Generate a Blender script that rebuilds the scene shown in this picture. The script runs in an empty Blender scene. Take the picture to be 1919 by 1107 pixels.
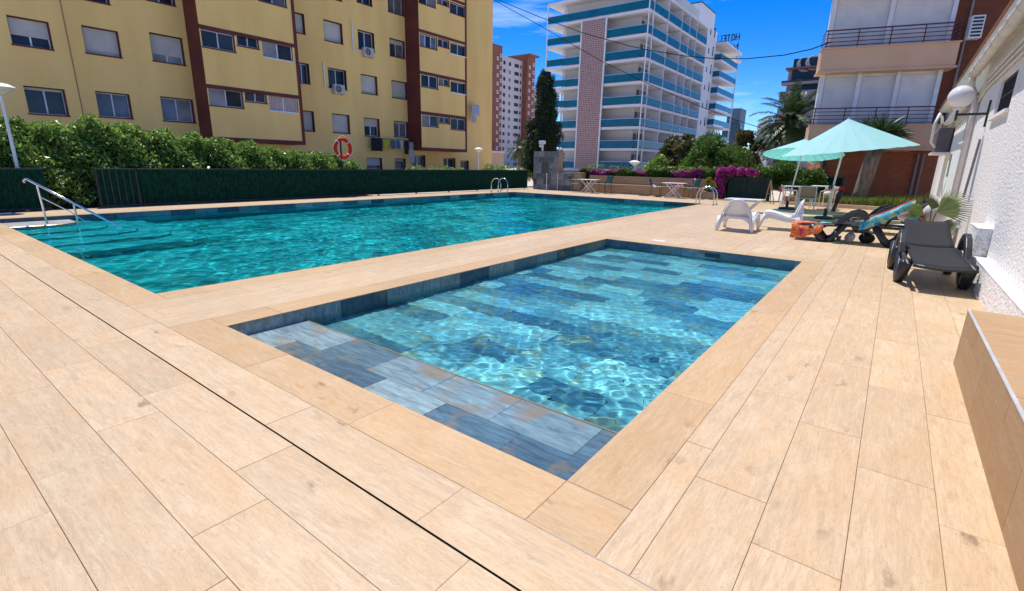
import bpy, math, random
import numpy as np
from mathutils import Matrix, Vector
random.seed(7); rng = np.random.default_rng(7)
sc = bpy.context.scene
COL = sc.collection
R_ = math.radians
# ------------------------------------------------------------------ camera
F, PITCH, ROLL, YAW, H = 921.95, 0.262009, 0.020968, -0.645231, 1.4
_d = np.array([math.sin(YAW), math.cos(YAW), 0]); _r = np.array([math.cos(YAW), -math.sin(YAW), 0]); _u = np.array([0, 0, 1.0])
FW = _d*math.cos(PITCH)-_u*math.sin(PITCH); _up = _d*math.sin(PITCH)+_u*math.cos(PITCH)
RT = _r*math.cos(ROLL)+_up*math.sin(ROLL); UP = -_r*math.sin(ROLL)+_up*math.cos(ROLL)
cam = bpy.data.cameras.new('camera'); cam_o = bpy.data.objects.new('camera', cam); COL.objects.link(cam_o)
cam_o.matrix_world = Matrix(((RT[0], UP[0], -FW[0], 0), (RT[1], UP[1], -FW[1], 0), (RT[2], UP[2], -FW[2], H), (0, 0, 0, 1)))
cam.sensor_width = 36; cam.lens = F/1919*36; cam.clip_end = 3000; cam.clip_start = .05
sc.camera = cam_o
# ------------------------------------------------------------------ sky and sun
SUN_EL = R_(69); SH = np.array([-.88, .47]); SH = SH/np.hypot(*SH)
world = bpy.data.worlds.new('World'); sc.world = world; world.use_nodes = True
_n = world.node_tree; _bg = _n.nodes['Background']
_sky = _n.nodes.new('ShaderNodeTexSky'); _sky.sky_type = 'NISHITA'; _sky.sun_disc = False
_sky.sun_elevation = SUN_EL; _sky.sun_rotation = math.atan2(SH[0], SH[1])
_sky.altitude = 0; _sky.air_density = .6; _sky.dust_density = .0; _sky.ozone_density = 3.0
_hs = _n.nodes.new('ShaderNodeHueSaturation'); _hs.inputs['Hue'].default_value = .513; _hs.inputs['Saturation'].default_value = 1.42; _hs.inputs['Value'].default_value = .97
_n.links.new(_sky.outputs[0], _hs.inputs['Color'])
# thin streaks of cloud
_tc = _n.nodes.new('ShaderNodeTexCoord'); _mp = _n.nodes.new('ShaderNodeMapping'); _mp.inputs['Scale'].default_value = (1.2, 1.2, 9)
_ns = _n.nodes.new('ShaderNodeTexNoise'); _ns.inputs['Scale'].default_value = 2.1; _ns.inputs['Detail'].default_value = 8; _ns.inputs['Roughness'].default_value = .62
_rp = _n.nodes.new('ShaderNodeValToRGB'); _rp.color_ramp.elements[0].position = .52; _rp.color_ramp.elements[1].position = .9
_rp.color_ramp.elements[1].color = (.55, .55, .55, 1)
_mx = _n.nodes.new('ShaderNodeMixRGB'); _mx.inputs[2].default_value = (7.5, 8.2, 9.0, 1)
_n.links.new(_tc.outputs['Generated'], _mp.inputs[0]); _n.links.new(_mp.outputs[0], _ns.inputs['Vector']); _n.links.new(_ns.outputs['Fac'], _rp.inputs[0])
_n.links.new(_rp.outputs[0], _mx.inputs[0]); _n.links.new(_hs.outputs[0], _mx.inputs[1]); _n.links.new(_mx.outputs[0], _bg.inputs[0])
_bg.inputs['Strength'].default_value = .15
sun = bpy.data.lights.new('sun', 'SUN'); sun.energy = 3.2; sun.angle = R_(.5); sun.color = (1, .955, .89)
sun_o = bpy.data.objects.new('sun', sun); COL.objects.link(sun_o)
_sd = Vector((SH[0]*math.cos(SUN_EL), SH[1]*math.cos(SUN_EL), math.sin(SUN_EL)))
sun_o.rotation_euler = _sd.to_track_quat('Z', 'Y').to_euler(); sun_o.location = (0, 0, 60)
sun.cycles.is_caustics_light = True
sc.view_settings.view_transform = 'Standard'; sc.view_settings.look = 'None'; sc.view_settings.exposure = 0.64; sc.view_settings.gamma = 1
sc.cycles.use_denoising = True; sc.cycles.max_bounces = 8; sc.cycles.transparent_max_bounces = 12; sc.cycles.sample_clamp_indirect = 6
# ------------------------------------------------------------------ pixel -> place (a pixel gives a direction, the plane it lies on gives the distance)
CAM = np.array([0, 0, H])
def ray(x, y): return RT*((x-959.5)/F)-UP*((y-553.5)/F)+FW
def g(x, y, z=0.0): d = ray(x, y); return CAM+d*((z-H)/d[2])
def onX(x, y, X): d = ray(x, y); return CAM+d*(X/d[0])
def onY(x, y, Y): d = ray(x, y); return CAM+d*(Y/d[1])
def onP(x, y, p0, n): d = ray(x, y); return CAM+d*(np.dot(np.array(p0)-CAM, n)/np.dot(d, n))
def atd(x, y, dist): d = ray(x, y); return CAM+d*(dist/math.hypot(d[0], d[1]))
# ------------------------------------------------------------------ materials
MATS = {}
def _new(name):
    m = bpy.data.materials.new(name); m.use_nodes = True
    return m, m.node_tree, m.node_tree.nodes['Principled BSDF']
def mat(name, c1, c2=None, scale=4, rough=.6, bump=0, bscale=None, metal=0, rnd=0, spec=.5, detail=5, stretch=None, trans=0, island=0, emit=None, alpha=None, lo=.35, hi=.65):
    """noise-mottled principled material; rnd = brightness change from object to object, island = from loose piece to loose piece"""
    if name in MATS: return MATS[name]
    m, nt, b = _new(name); N = nt.nodes.new; L = nt.links.new
    tc = N('ShaderNodeTexCoord'); vec = tc.outputs['Object']
    if stretch:
        mp = N('ShaderNodeMapping'); mp.inputs['Scale'].default_value = stretch; L(vec, mp.inputs[0]); vec = mp.outputs[0]
    ns = N('ShaderNodeTexNoise'); ns.inputs['Scale'].default_value = scale; ns.inputs['Detail'].default_value = detail; L(vec, ns.inputs['Vector'])
    rp = N('ShaderNodeValToRGB'); rp.color_ramp.elements[0].position = lo; rp.color_ramp.elements[1].position = hi
    c2 = c2 or tuple(min(1, v*.82) for v in c1)
    rp.color_ramp.elements[0].color = (*c2, 1); rp.color_ramp.elements[1].color = (*c1, 1)
    L(ns.outputs['Fac'], rp.inputs[0]); col = rp.outputs[0]
    if rnd or island:
        hs = N('ShaderNodeHueSaturation'); mr = N('ShaderNodeMapRange'); k = rnd or island
        mr.inputs[3].default_value = 1-k; mr.inputs[4].default_value = 1+k
        src = N('ShaderNodeObjectInfo').outputs['Random'] if rnd else N('ShaderNodeNewGeometry').outputs['Random Per Island']
        L(src, mr.inputs[0]); L(mr.outputs[0], hs.inputs['Value']); L(col, hs.inputs['Color']); col = hs.outputs[0]
    L(col, b.inputs['Base Color']); b.inputs['Roughness'].default_value = rough; b.inputs['Metallic'].default_value = metal
    b.inputs['Specular IOR Level'].default_value = spec
    if bump:
        n2 = N('ShaderNodeTexNoise'); n2.inputs['Scale'].default_value = bscale or scale*8; n2.inputs['Detail'].default_value = 4; L(vec, n2.inputs['Vector'])
        bp = N('ShaderNodeBump'); bp.inputs['Strength'].default_value = bump; bp.inputs['Distance'].default_value = .02
        L(n2.outputs['Fac'], bp.inputs['Height']); L(bp.outputs[0], b.inputs['Normal'])
    if emit: b.inputs['Emission Color'].default_value = (*emit[:3], 1); b.inputs['Emission Strength'].default_value = emit[3]
    if trans:
        out = nt.nodes['Material Output']; t = N('ShaderNodeBsdfTranslucent'); mx = N('ShaderNodeMixShader'); mx.inputs[0].default_value = trans
        L(col, t.inputs[0]); L(b.outputs[0], mx.inputs[1]); L(t.outputs[0], mx.inputs[2]); L(mx.outputs[0], out.inputs[0])
    MATS[name] = m; return m
def plank_mat(name, light, mid, dark):
    m, nt, b = _new(name); N = nt.nodes.new; L = nt.links.new
    tc = N('ShaderNodeTexCoord'); oi = N('ShaderNodeObjectInfo'); gi = N('ShaderNodeNewGeometry')
    ad = N('ShaderNodeMath'); L(oi.outputs['Random'], ad.inputs[0]); L(gi.outputs['Random Per Island'], ad.inputs[1])
    ml = N('ShaderNodeMath'); ml.operation = 'MULTIPLY'; ml.inputs[1].default_value = 37.0; L(ad.outputs[0], ml.inputs[0])
    cb = N('ShaderNodeCombineXYZ'); L(ml.outputs[0], cb.inputs[2]); L(ml.outputs[0], cb.inputs[1])
    va = N('ShaderNodeVectorMath'); L(tc.outputs['Object'], va.inputs[0]); L(cb.outputs[0], va.inputs[1])
    def noise(sc_, scale, detail, rough=.5, dist=0):
        mp = N('ShaderNodeMapping'); mp.inputs['Scale'].default_value = sc_; L(va.outputs[0], mp.inputs[0])
        n = N('ShaderNodeTexNoise'); n.inputs['Scale'].default_value = scale; n.inputs['Detail'].default_value = detail; n.inputs['Roughness'].default_value = rough; n.inputs['Distortion'].default_value = dist
        L(mp.outputs[0], n.inputs['Vector']); return n.outputs['Fac']
    def ramp(fac, a, b_, ca, cb_):
        r = N('ShaderNodeValToRGB'); r.color_ramp.elements[0].position = a; r.color_ramp.elements[1].position = b_
        r.color_ramp.elements[0].color = (*ca, 1); r.color_ramp.elements[1].color = (*cb_, 1); L(fac, r.inputs[0]); return r.outputs[0]
    def mix(f, a, b_, blend='MIX'):
        x = N('ShaderNodeMixRGB'); x.blend_type = blend
        if isinstance(f, float): x.inputs[0].default_value = f
        else: L(f, x.inputs[0])
        L(a, x.inputs[1])
        if isinstance(b_, tuple): x.inputs[2].default_value = (*b_, 1)
        else: L(b_, x.inputs[2])
        return x.outputs[0]
    grain = noise((1.5, 13, 1), 2.6, 9, .68, 1.1)
    cloud = noise((1.5, 3.5, 1), 1.6, 4)
    col = ramp(grain, .28, .66, mid, light)
    col = mix(ramp(cloud, .42, .70, (0, 0, 0), (.6, .6, .6)), col, tuple(v*k for v, k in zip(light, (.93, .80, .66))))
    pale = noise((1.1, 2.4, 1), 2.4, 5, .6); col = mix(ramp(pale, .52, .72, (0, 0, 0), (.5, .5, .5)), col, tuple(min(1, v*k) for v, k in zip(light, (1.06, 1.10, 1.16))))
    # knots and their smoky tails
    mp = N('ShaderNodeMapping'); mp.inputs['Scale'].default_value = (2.3, 4.6, 1); L(va.outputs[0], mp.inputs[0])
    vo = N('ShaderNodeTexVoronoi'); vo.inputs['Scale'].default_value = 1.0; vo.inputs['Randomness'].default_value = 1; L(mp.outputs[0], vo.inputs['Vector'])
    kd = noise((4, 9, 1), 2.6, 5, .6)
    ka = N('ShaderNodeMath'); ka.operation = 'ADD'; L(vo.outputs['Distance'], ka.inputs[0])
    k2 = N('ShaderNodeMath'); k2.operation = 'MULTIPLY_ADD'; L(kd, k2.inputs[0]); k2.inputs[1].default_value = 1.0; k2.inputs[2].default_value = -.49; L(k2.outputs[0], ka.inputs[1])
    km = ramp(ka.outputs[0], -.02, .15, (.62, .62, .62), (0, 0, 0)); kn = ramp(noise((.9, 1.3, 1), 1.7, 2), .43, .60, (0, 0, 0), (1, 1, 1))
    kx = N('ShaderNodeMixRGB'); kx.blend_type = 'MULTIPLY'; kx.inputs[0].default_value = 1; L(km, kx.inputs[1]); L(kn, kx.inputs[2])
    col = mix(kx.outputs[0], col, dark)
    vein = noise((1.1, 7, 1), 4.5, 9, .7, 2.2); vr = N('ShaderNodeValToRGB'); ve = vr.color_ramp; ve.elements[0].position = .485; ve.elements[0].color = (0, 0, 0, 1); ve.elements[1].position = .515; ve.elements[1].color = (0, 0, 0, 1); e_ = ve.elements.new(.5); e_.color = (.7, .7, .7, 1); L(vein, vr.inputs[0])
    col = mix(vr.outputs[0], col, tuple(v*.62 for v in mid))
    st = noise((2.2, 6, 1), 2.3, 6, .65)
    col = mix(ramp(st, .56, .78, (0, 0, 0), (.55, .55, .55)), col, tuple(v*.75 for v in mid))
    hs = N('ShaderNodeHueSaturation'); mr = N('ShaderNodeMapRange'); mr.inputs[2].default_value = 2.0; mr.inputs[3].default_value = .86; mr.inputs[4].default_value = 1.10
    L(ad.outputs[0], mr.inputs[0]); L(mr.outputs[0], hs.inputs['Value']); L(col, hs.inputs['Color'])
    L(hs.outputs[0], b.inputs['Base Color'])
    rr = N('ShaderNodeMapRange'); rr.inputs[3].default_value = .42; rr.inputs[4].default_value = .62; L(cloud, rr.inputs[0]); L(rr.outputs[0], b.inputs['Roughness'])
    bp = N('ShaderNodeBump'); bp.inputs['Strength'].default_value = .12; bp.inputs['Distance'].default_value = .004; L(grain, bp.inputs['Height']); L(bp.outputs[0], b.inputs['Normal'])
    b.inputs['Specular IOR Level'].default_value = .35
    return m
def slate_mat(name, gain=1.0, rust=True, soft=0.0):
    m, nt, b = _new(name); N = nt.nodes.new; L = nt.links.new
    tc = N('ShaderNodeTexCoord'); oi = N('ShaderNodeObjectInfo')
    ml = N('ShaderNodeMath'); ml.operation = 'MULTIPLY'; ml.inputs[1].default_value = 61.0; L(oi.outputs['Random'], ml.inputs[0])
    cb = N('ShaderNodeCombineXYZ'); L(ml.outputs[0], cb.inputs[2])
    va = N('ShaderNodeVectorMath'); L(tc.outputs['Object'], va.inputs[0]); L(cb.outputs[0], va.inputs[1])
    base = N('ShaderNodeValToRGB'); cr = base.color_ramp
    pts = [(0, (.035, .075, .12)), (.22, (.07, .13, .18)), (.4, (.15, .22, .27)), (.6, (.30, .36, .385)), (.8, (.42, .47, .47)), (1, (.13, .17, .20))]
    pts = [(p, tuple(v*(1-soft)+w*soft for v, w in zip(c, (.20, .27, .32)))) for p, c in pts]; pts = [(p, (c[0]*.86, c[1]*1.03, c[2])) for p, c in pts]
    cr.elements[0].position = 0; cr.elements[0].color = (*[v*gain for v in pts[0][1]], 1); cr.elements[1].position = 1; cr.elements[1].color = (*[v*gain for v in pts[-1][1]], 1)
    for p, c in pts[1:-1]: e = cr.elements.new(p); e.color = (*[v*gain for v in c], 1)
    L(oi.outputs['Random'], base.inputs[0])
    mp = N('ShaderNodeMapping'); mp.inputs['Scale'].default_value = (2, 11, 4); L(va.outputs[0], mp.inputs[0])
    n1 = N('ShaderNodeTexNoise'); n1.inputs['Scale'].default_value = 2.4; n1.inputs['Detail'].default_value = 9; n1.inputs['Roughness'].default_value = .68; n1.inputs['Distortion'].default_value = .5; L(mp.outputs[0], n1.inputs['Vector'])
    mr = N('ShaderNodeMapRange'); mr.inputs[1].default_value = .3; mr.inputs[2].default_value = .7; mr.inputs[3].default_value = .5; mr.inputs[4].default_value = 1.45; L(n1.outputs['Fac'], mr.inputs[0])
    hs = N('ShaderNodeHueSaturation'); L(base.outputs[0], hs.inputs['Color']); L(mr.outputs[0], hs.inputs['Value'])
    col = hs.outputs[0]
    if rust:
        n2 = N('ShaderNodeTexNoise'); n2.inputs['Scale'].default_value = 3.2; n2.inputs['Detail'].default_value = 6; n2.inputs['Roughness'].default_value = .6; L(va.outputs[0], n2.inputs['Vector'])
        r2 = N('ShaderNodeValToRGB'); r2.color_ramp.elements[0].position = .53; r2.color_ramp.elements[1].position = .66; r2.color_ramp.elements[0].color = (0, 0, 0, 1); r2.color_ramp.elements[1].color = (.75, .75, .75, 1); L(n2.outputs['Fac'], r2.inputs[0])
        mx = N('ShaderNodeMixRGB'); L(r2.outputs[0], mx.inputs[0]); L(col, mx.inputs[1]); mx.inputs[2].default_value = (.30*gain, .215*gain, .12*gain, 1); col = mx.outputs[0]
    L(col, b.inputs['Base Color']); b.inputs['Roughness'].default_value = .5
    bp = N('ShaderNodeBump'); bp.inputs['Strength'].default_value = .25; bp.inputs['Distance'].default_value = .01; L(n1.outputs['Fac'], bp.inputs['Height']); L(bp.outputs[0], b.inputs['Normal'])
    return m
def leaf_mat(name, c1, c2, trans=.3, rough=.45, patch=1.2):
    m, nt, b = _new(name); N = nt.nodes.new; L = nt.links.new
    gi = N('ShaderNodeNewGeometry'); rp = N('ShaderNodeValToRGB')
    rp.color_ramp.elements[0].color = (*c1, 1); rp.color_ramp.elements[1].color = (*c2, 1); L(gi.outputs['Random Per Island'], rp.inputs[0])
    ns = N('ShaderNodeTexNoise'); ns.inputs['Scale'].default_value = patch; ns.inputs['Detail'].default_value = 3
    tc = N('ShaderNodeTexCoord'); L(tc.outputs['Object'], ns.inputs['Vector'])
    mr = N('ShaderNodeMapRange'); mr.inputs[1].default_value = .3; mr.inputs[2].default_value = .7; mr.inputs[3].default_value = .65; mr.inputs[4].default_value = 1.3; L(ns.outputs['Fac'], mr.inputs[0])
    hs = N('ShaderNodeHueSaturation'); L(rp.outputs[0], hs.inputs['Color']); L(mr.outputs[0], hs.inputs['Value'])
    L(hs.outputs[0], b.inputs['Base Color']); b.inputs['Roughness'].default_value = rough
    t = N('ShaderNodeBsdfTranslucent'); mx = N('ShaderNodeMixShader'); mx.inputs[0].default_value = trans
    L(hs.outputs[0], t.inputs[0]); L(b.outputs[0], mx.inputs[1]); L(t.outputs[0], mx.inputs[2]); L(mx.outputs[0], nt.nodes['Material Output'].inputs[0])
    return m
def glass_water(name, tint):
    m = bpy.data.materials.new(name); m.use_nodes = True; nt = m.node_tree; nt.nodes.clear()
    o = nt.nodes.new('ShaderNodeOutputMaterial'); gl = nt.nodes.new('ShaderNodeBsdfGlass'); gl.inputs['IOR'].default_value = 1.33; gl.inputs['Roughness'].default_value = 0; gl.inputs['Color'].default_value = (*tint, 1)
    nt.links.new(gl.outputs[0], o.inputs[0]); return m
PLANK = plank_mat('oak porcelain plank', (.67, .505, .315), (.50, .35, .205), (.13, .08, .048))
COPING = plank_mat('oak porcelain coping', (.62, .43, .235), (.48, .315, .16), (.16, .09, .045))
GROUT = mat('grout', (.26, .19, .135), (.17, .125, .085), 20)
SLATE = slate_mat('slate tile', .8); SLATE_S = slate_mat('step slate tile', .88, soft=.3); SLATE_S.node_tree.nodes['Principled BSDF'].inputs['Roughness'].default_value = .28; SLATE_G = slate_mat('slate tile pale', 1.6, soft=.05)  # SLATE is darkened so the pool walls' shadow sits in the colour
WHITE = mat('white paint', (.78, .78, .77), (.68, .68, .67), 3, .55, rnd=.04)
PLASTIC = mat('white moulded plastic', (.80, .80, .78), (.74, .74, .72), 6, .32, spec=.5)
STEEL = mat('polished steel', (.75, .75, .76), (.6, .6, .62), 9, .16, metal=1)
ALU = mat('aluminium frame', (.62, .63, .64), (.5, .5, .52), 6, .4, metal=.3)
BLACK = mat('black painted metal', (.025, .025, .028), (.015, .015, .016), 8, .4)
DARKGREY = mat('charcoal resin', (.030, .032, .034), (.018, .019, .02), 7, .35, bump=.15, bscale=160)
YELLOW = mat('ochre render', (.97, .63, .205), (.88, .545, .165), .7, .85, bump=.25, bscale=60, detail=9, stretch=(1, 1, .25))
MAROON = mat('maroon paint', (.15, .028, .018), (.105, .02, .014), 1.2, .7)
SHUTTER = mat('roller shutter', (.56, .53, .47), (.50, .47, .42), 2, .6, rnd=.12)
SHUTTERW = mat('white roller shutter', (.70, .69, .67), (.62, .61, .60), 2, .6, rnd=.06)
def pane_mat(name, c, rough=.08):
    return mat(name, c, tuple(v*.5 for v in c), .9, rough, spec=.3, rnd=.35)
GLASS = pane_mat('window pane', (.035, .042, .05)); GLASSW = pane_mat('curtained window pane', (.20, .19, .18), .2)
# ------------------------------------------------------------------ mesh helpers
class MB:
    def __init__(s): s.v = []; s.f = []; s.smooth = False
    def add(s, vs, fs):
        k = len(s.v); s.v.extend([tuple(map(float, p)) for p in vs]); s.f.extend([tuple(i+k for i in f) for f in fs]); return s
    def box(s, x0, x1, y0, y1, z0, z1):
        return s.add([(x0, y0, z0), (x1, y0, z0), (x1, y1, z0), (x0, y1, z0), (x0, y0, z1), (x1, y0, z1), (x1, y1, z1), (x0, y1, z1)],
                     [(0, 3, 2, 1), (4, 5, 6, 7), (0, 1, 5, 4), (1, 2, 6, 5), (2, 3, 7, 6), (3, 0, 4, 7)])
    def quad(s, a, b, c, d): return s.add([a, b, c, d], [(0, 1, 2, 3)])
    def tube(s, pts, r, n=8, caps=True, sx=1.0):
        pts = [np.array(p, float) for p in pts]; rs = r if hasattr(r, '__len__') else [r]*len(pts)
        k = len(s.v); ref = None
        for i, p in enumerate(pts):
            t = pts[min(i+1, len(pts)-1)]-pts[max(i-1, 0)]; t = t/(np.linalg.norm(t)+1e-9)
            if ref is None: ref = np.array([0, 0, 1.0]) if abs(t[2]) < .9 else np.array([1.0, 0, 0])
            a = np.cross(ref, t); a /= (np.linalg.norm(a)+1e-9); b = np.cross(t, a); ref = b
            for j in range(n):
                th = 2*math.pi*(j+.5)/n; s.v.append(tuple(p+rs[i]*(a*math.cos(th)*sx+b*math.sin(th))))
        m = len(pts)
        for i in range(m-1):
            for j in range(n): s.f.append((k+i*n+j, k+i*n+(j+1) % n, k+(i+1)*n+(j+1) % n, k+(i+1)*n+j))
        if caps: s.f.append(tuple(k+j for j in reversed(range(n)))); s.f.append(tuple(k+(m-1)*n+j for j in range(n)))
        return s
    def lathe(s, prof, c=(0, 0, 0), n=20):
        k = len(s.v)
        for (r, z) in prof:
            for j in range(n): a = 2*math.pi*j/n; s.v.append((c[0]+r*math.cos(a), c[1]+r*math.sin(a), c[2]+z))
        for i in range(len(prof)-1):
            for j in range(n): s.f.append((k+i*n+j, k+i*n+(j+1) % n, k+(i+1)*n+(j+1) % n, k+(i+1)*n+j))
        return s
    def prism(s, poly, x0, x1, axis=0):
        """poly of (a,b) extruded along axis 0: x, 1: y, 2: z"""
        def P(t, a, b): return ((t, a, b), (a, t, b), (a, b, t))[axis]
        n = len(poly); vs = [P(x0, *p) for p in poly]+[P(x1, *p) for p in poly]
        return s.add(vs, [tuple(range(n))[::-1], tuple(range(n, 2*n))]+[(i, (i+1) % n, n+(i+1) % n, n+i) for i in range(n)])
    def grid(s, P, closed=False):
        P = np.asarray(P, float); a, b = P.shape[:2]; k = len(s.v)
        s.v.extend(map(tuple, P.reshape(-1, 3)))
        for i in range(a-1):
            for j in range(b-1): s.f.append((k+i*b+j, k+i*b+j+1, k+(i+1)*b+j+1, k+(i+1)*b+j))
        return s
    def xf(s, M):
        M = np.array(M); v = np.array(s.v); v = v@M[:3, :3].T+M[:3, 3]; s.v = [tuple(p) for p in v]; return s
def link(o, parent=None):
    COL.objects.link(o)
    if parent is not None: o.parent = parent
    return o
def part(name, mb, m, parent=None, smooth=False, bevel=0, sub=0, solid=0, local=False, loc=None):
    """one mesh object; world coordinates are made relative to the parent's place unless local=True; a top-level mesh takes loc as its origin"""
    me = bpy.data.meshes.new(name); off = np.zeros(3)
    if not local:
        p = parent
        while p is not None: off = off+np.array(p.location); p = p.parent
    if loc is not None: off = off+np.array(loc)
    v = [tuple(np.array(q)-off) for q in mb.v] if off.any() else mb.v
    me.from_pydata(v, [], mb.f); me.materials.append(m); me.update()
    o = bpy.data.objects.new(name, me); link(o, parent)
    if loc is not None: o.location = loc
    if smooth: me.polygons.foreach_set('use_smooth', [True]*len(me.polygons))
    if solid: md = o.modifiers.new('solid', 'SOLIDIFY'); md.thickness = solid; md.offset = 0
    if bevel: md = o.modifiers.new('bevel', 'BEVEL'); md.width = bevel; md.segments = 2; md.limit_method = 'ANGLE'
    if sub: md = o.modifiers.new('sub', 'SUBSURF'); md.levels = sub; md.render_levels = sub
    return o
def np_mesh(name, V, Fq, m, parent=None, smooth=False, loc=None):
    V = np.asarray(V, np.float32); Fq = np.asarray(Fq, np.int32); off = np.zeros(3)
    p = parent
    while p is not None: off = off+np.array(p.location); p = p.parent
    if loc is not None: off = off+np.array(loc)
    V = V-off.astype(np.float32); k = Fq.shape[1]
    me = bpy.data.meshes.new(name); me.vertices.add(len(V)); me.vertices.foreach_set('co', V.ravel())
    me.loops.add(Fq.size); me.loops.foreach_set('vertex_index', Fq.ravel()); me.polygons.add(len(Fq))
    me.polygons.foreach_set('loop_start', np.arange(0, Fq.size, k, dtype=np.int32)); me.polygons.foreach_set('loop_total', np.full(len(Fq), k, np.int32))
    if smooth: me.polygons.foreach_set('use_smooth', np.ones(len(Fq), bool))
    me.materials.append(m); me.update(calc_edges=True); me.validate()
    o = bpy.data.objects.new(name, me); link(o, parent)
    if loc is not None: o.location = loc
    return o
def tag(o, label=None, cat=None, group=None, kind=None):
    if label: o['label'] = label
    if cat: o['category'] = cat
    if group: o['group'] = group
    if kind: o['kind'] = kind
    return o
def thing(name, label, cat, loc=(0, 0, 0), rz=0, group=None):
    o = bpy.data.objects.new(name, None); o.empty_display_size = .2; COL.objects.link(o)
    o.location = tuple(map(float, loc)); o.rotation_euler = (0, 0, rz); return tag(o, label, cat, group)
def struct(name, mb, m): return tag(part(name, mb, m), kind='structure')
def copy_tree(o, loc=None, rz=None, label=None, group=None, parent=None):
    c = o.copy(); COL.objects.link(c); c.parent = parent
    for ch in o.children: copy_tree(ch, parent=c)
    if loc is not None: c.location = tuple(map(float, loc))
    if rz is not None: c.rotation_euler = (0, 0, rz)
    if label: c['label'] = label
    if group: c['group'] = group
    return c
# ------------------------------------------------------------------ foliage
def leaf_cloud(C, size, aspect=.5, up=.35, jit=.5, bend=.15):
    """one leaf per row of C: a folded diamond of random direction"""
    n = len(C); d = rng.normal(size=(n, 3)); d[:, 2] += up; d /= np.linalg.norm(d, axis=1)[:, None]
    e = rng.normal(size=(n, 3)); e -= (e*d).sum(1)[:, None]*d; e /= np.linalg.norm(e, axis=1)[:, None]
    nn = np.cross(d, e); s = size*(1+jit*(rng.random(n)-.5))[:, None]
    a = C-d*s*.5; b = C+e*s*aspect*.5+nn*s*bend; c = C+d*s*.5; q = C-e*s*aspect*.5+nn*s*bend
    V = np.stack([a, b, c, q], 1).reshape(-1, 3); Fq = np.arange(4*n).reshape(n, 4); return V, Fq
def blob_points(n, centers, radii, shell=.55):
    """points in the outer shell of a set of ellipsoid clumps, kept on the crown's outside"""
    centers = np.array(centers, float); radii = np.array(radii, float)
    if radii.ndim == 1: radii = np.repeat(radii[:, None], 3, 1)
    w = (radii.prod(1))**(2/3); idx = rng.choice(len(centers), n, p=w/w.sum())
    d = rng.normal(size=(n, 3)); d /= np.linalg.norm(d, axis=1)[:, None]
    r = shell+(1-shell)*rng.random(n)**.6; r *= 1+.08*rng.normal(size=n)
    P = centers[idx]+d*r[:, None]*radii[idx]
    return P
def grow_clumps(n, c, r, k=.38, seed=0):
    """clump centres spread over an ellipsoid crown"""
    q = np.random.default_rng(seed); d = q.normal(size=(n, 3)); d /= np.linalg.norm(d, axis=1)[:, None]
    rad = (.35+.55*q.random(n))[:, None]; cs = np.array(c)+d*rad*np.array(r); return cs, (k*(.7+.6*q.random(n)))*np.mean(r)
# ================================================================== THE SETTING
KX0, KX1, KY0, KY1 = -4.37, -.965, 1.73, 8.88          # paddling pool
MX0, MX1, MY0, MY1 = -15.52, -6.0, 1.73, 20.6          # swimming pool
ZW = -.13                                              # water level
DX0, DX1, DY0, DY1 = -17.15, 1.0, -1.35, 24.6          # tiled deck
CW = .32
def ring(mb, big, holes, z):
    xs = sorted({big[0], big[1], *[h[i] for h in holes for i in (0, 1)]}); ys = sorted({big[2], big[3], *[h[i] for h in holes for i in (2, 3)]})
    for i in range(len(xs)-1):
        for j in range(len(ys)-1):
            cx, cy = (xs[i]+xs[i+1])/2, (ys[j]+ys[j+1])/2
            if any(h[0] < cx < h[1] and h[2] < cy < h[3] for h in holes): continue
            mb.quad((xs[i], ys[j], z), (xs[i+1], ys[j], z), (xs[i+1], ys[j+1], z), (xs[i], ys[j+1], z))
    return mb
POOLS = [(KX0, KX1, KY0, KY1), (MX0, MX1, MY0, MY1)]
struct('ground', ring(MB(), (-900, 900, -900, 900), [(DX0, DX1, DY0, DY1)], -.03), mat('pale paving', (.64, .56, .45), (.54, .47, .37), .8, .95, bump=.3, bscale=30))
deck = struct('deck', ring(MB(), (DX0, DX1, DY0, DY1), POOLS, -.011), GROUT)
# --- planks 1.2 x 0.3 m, kept as parts where they show largest
PL = []                                                # (x0,x1,y0,y1,along,material)
def lay(x0, x1, y0, y1, along, m, rows=None, phase=None, L=1.2, W=.29):
    a0, a1, b0, b1 = (x0, x1, y0, y1) if along == 'x' else (y0, y1, x0, x1)
    if rows is None:
        k = max(1, round((b1-b0)/W)); rows = [b0+(b1-b0)*i/k for i in range(k+1)]
    for i in range(len(rows)-1):
        ph = phase(i) if phase else random.choice((0, .3, .6, .9))+.02*random.random()
        t = a0-((a0-ph) % L); 
        while t < a1-1e-6:
            s, e = max(t, a0), min(t+L, a1)
            if e-s > .03:
                PL.append((s, e, rows[i], rows[i+1], 'x', m) if along == 'x' else (rows[i], rows[i+1], s, e, 'y', m))
            t += L
rows = [1.40-.2905*i for i in range(10)][::-1]
XR = .585
lay(DX0, XR, rows[0], 1.40, 'x', PLANK, rows, lambda i: -2.5+.3*(8-i))
lay(MX0-CW, MX1+CW, 1.40, MY0, 'x', COPING, [1.40, MY0], lambda i: -.4)
lay(KX0-CW, KX1, 1.40, KY0, 'x', COPING, [1.40, KY0], lambda i: KX1)
PL.append((KX1, KX1+CW, 1.40, KY0, 'x', COPING))
lay(KX1, KX1+CW, KY0, KY1+CW, 'y', COPING, [KX1, KX1+CW], lambda i: KY0)
lay(KX0-CW, KX0, KY0, KY1+CW, 'y', COPING, [KX0-CW, KX0], lambda i: KY0+.5)
lay(KX0, KX1, KY1, KY1+CW, 'x', COPING, [KY1, KY1+CW])
lay(MX1, MX1+CW, MY0, MY1+CW, 'y', COPING, [MX1, MX1+CW])
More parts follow.
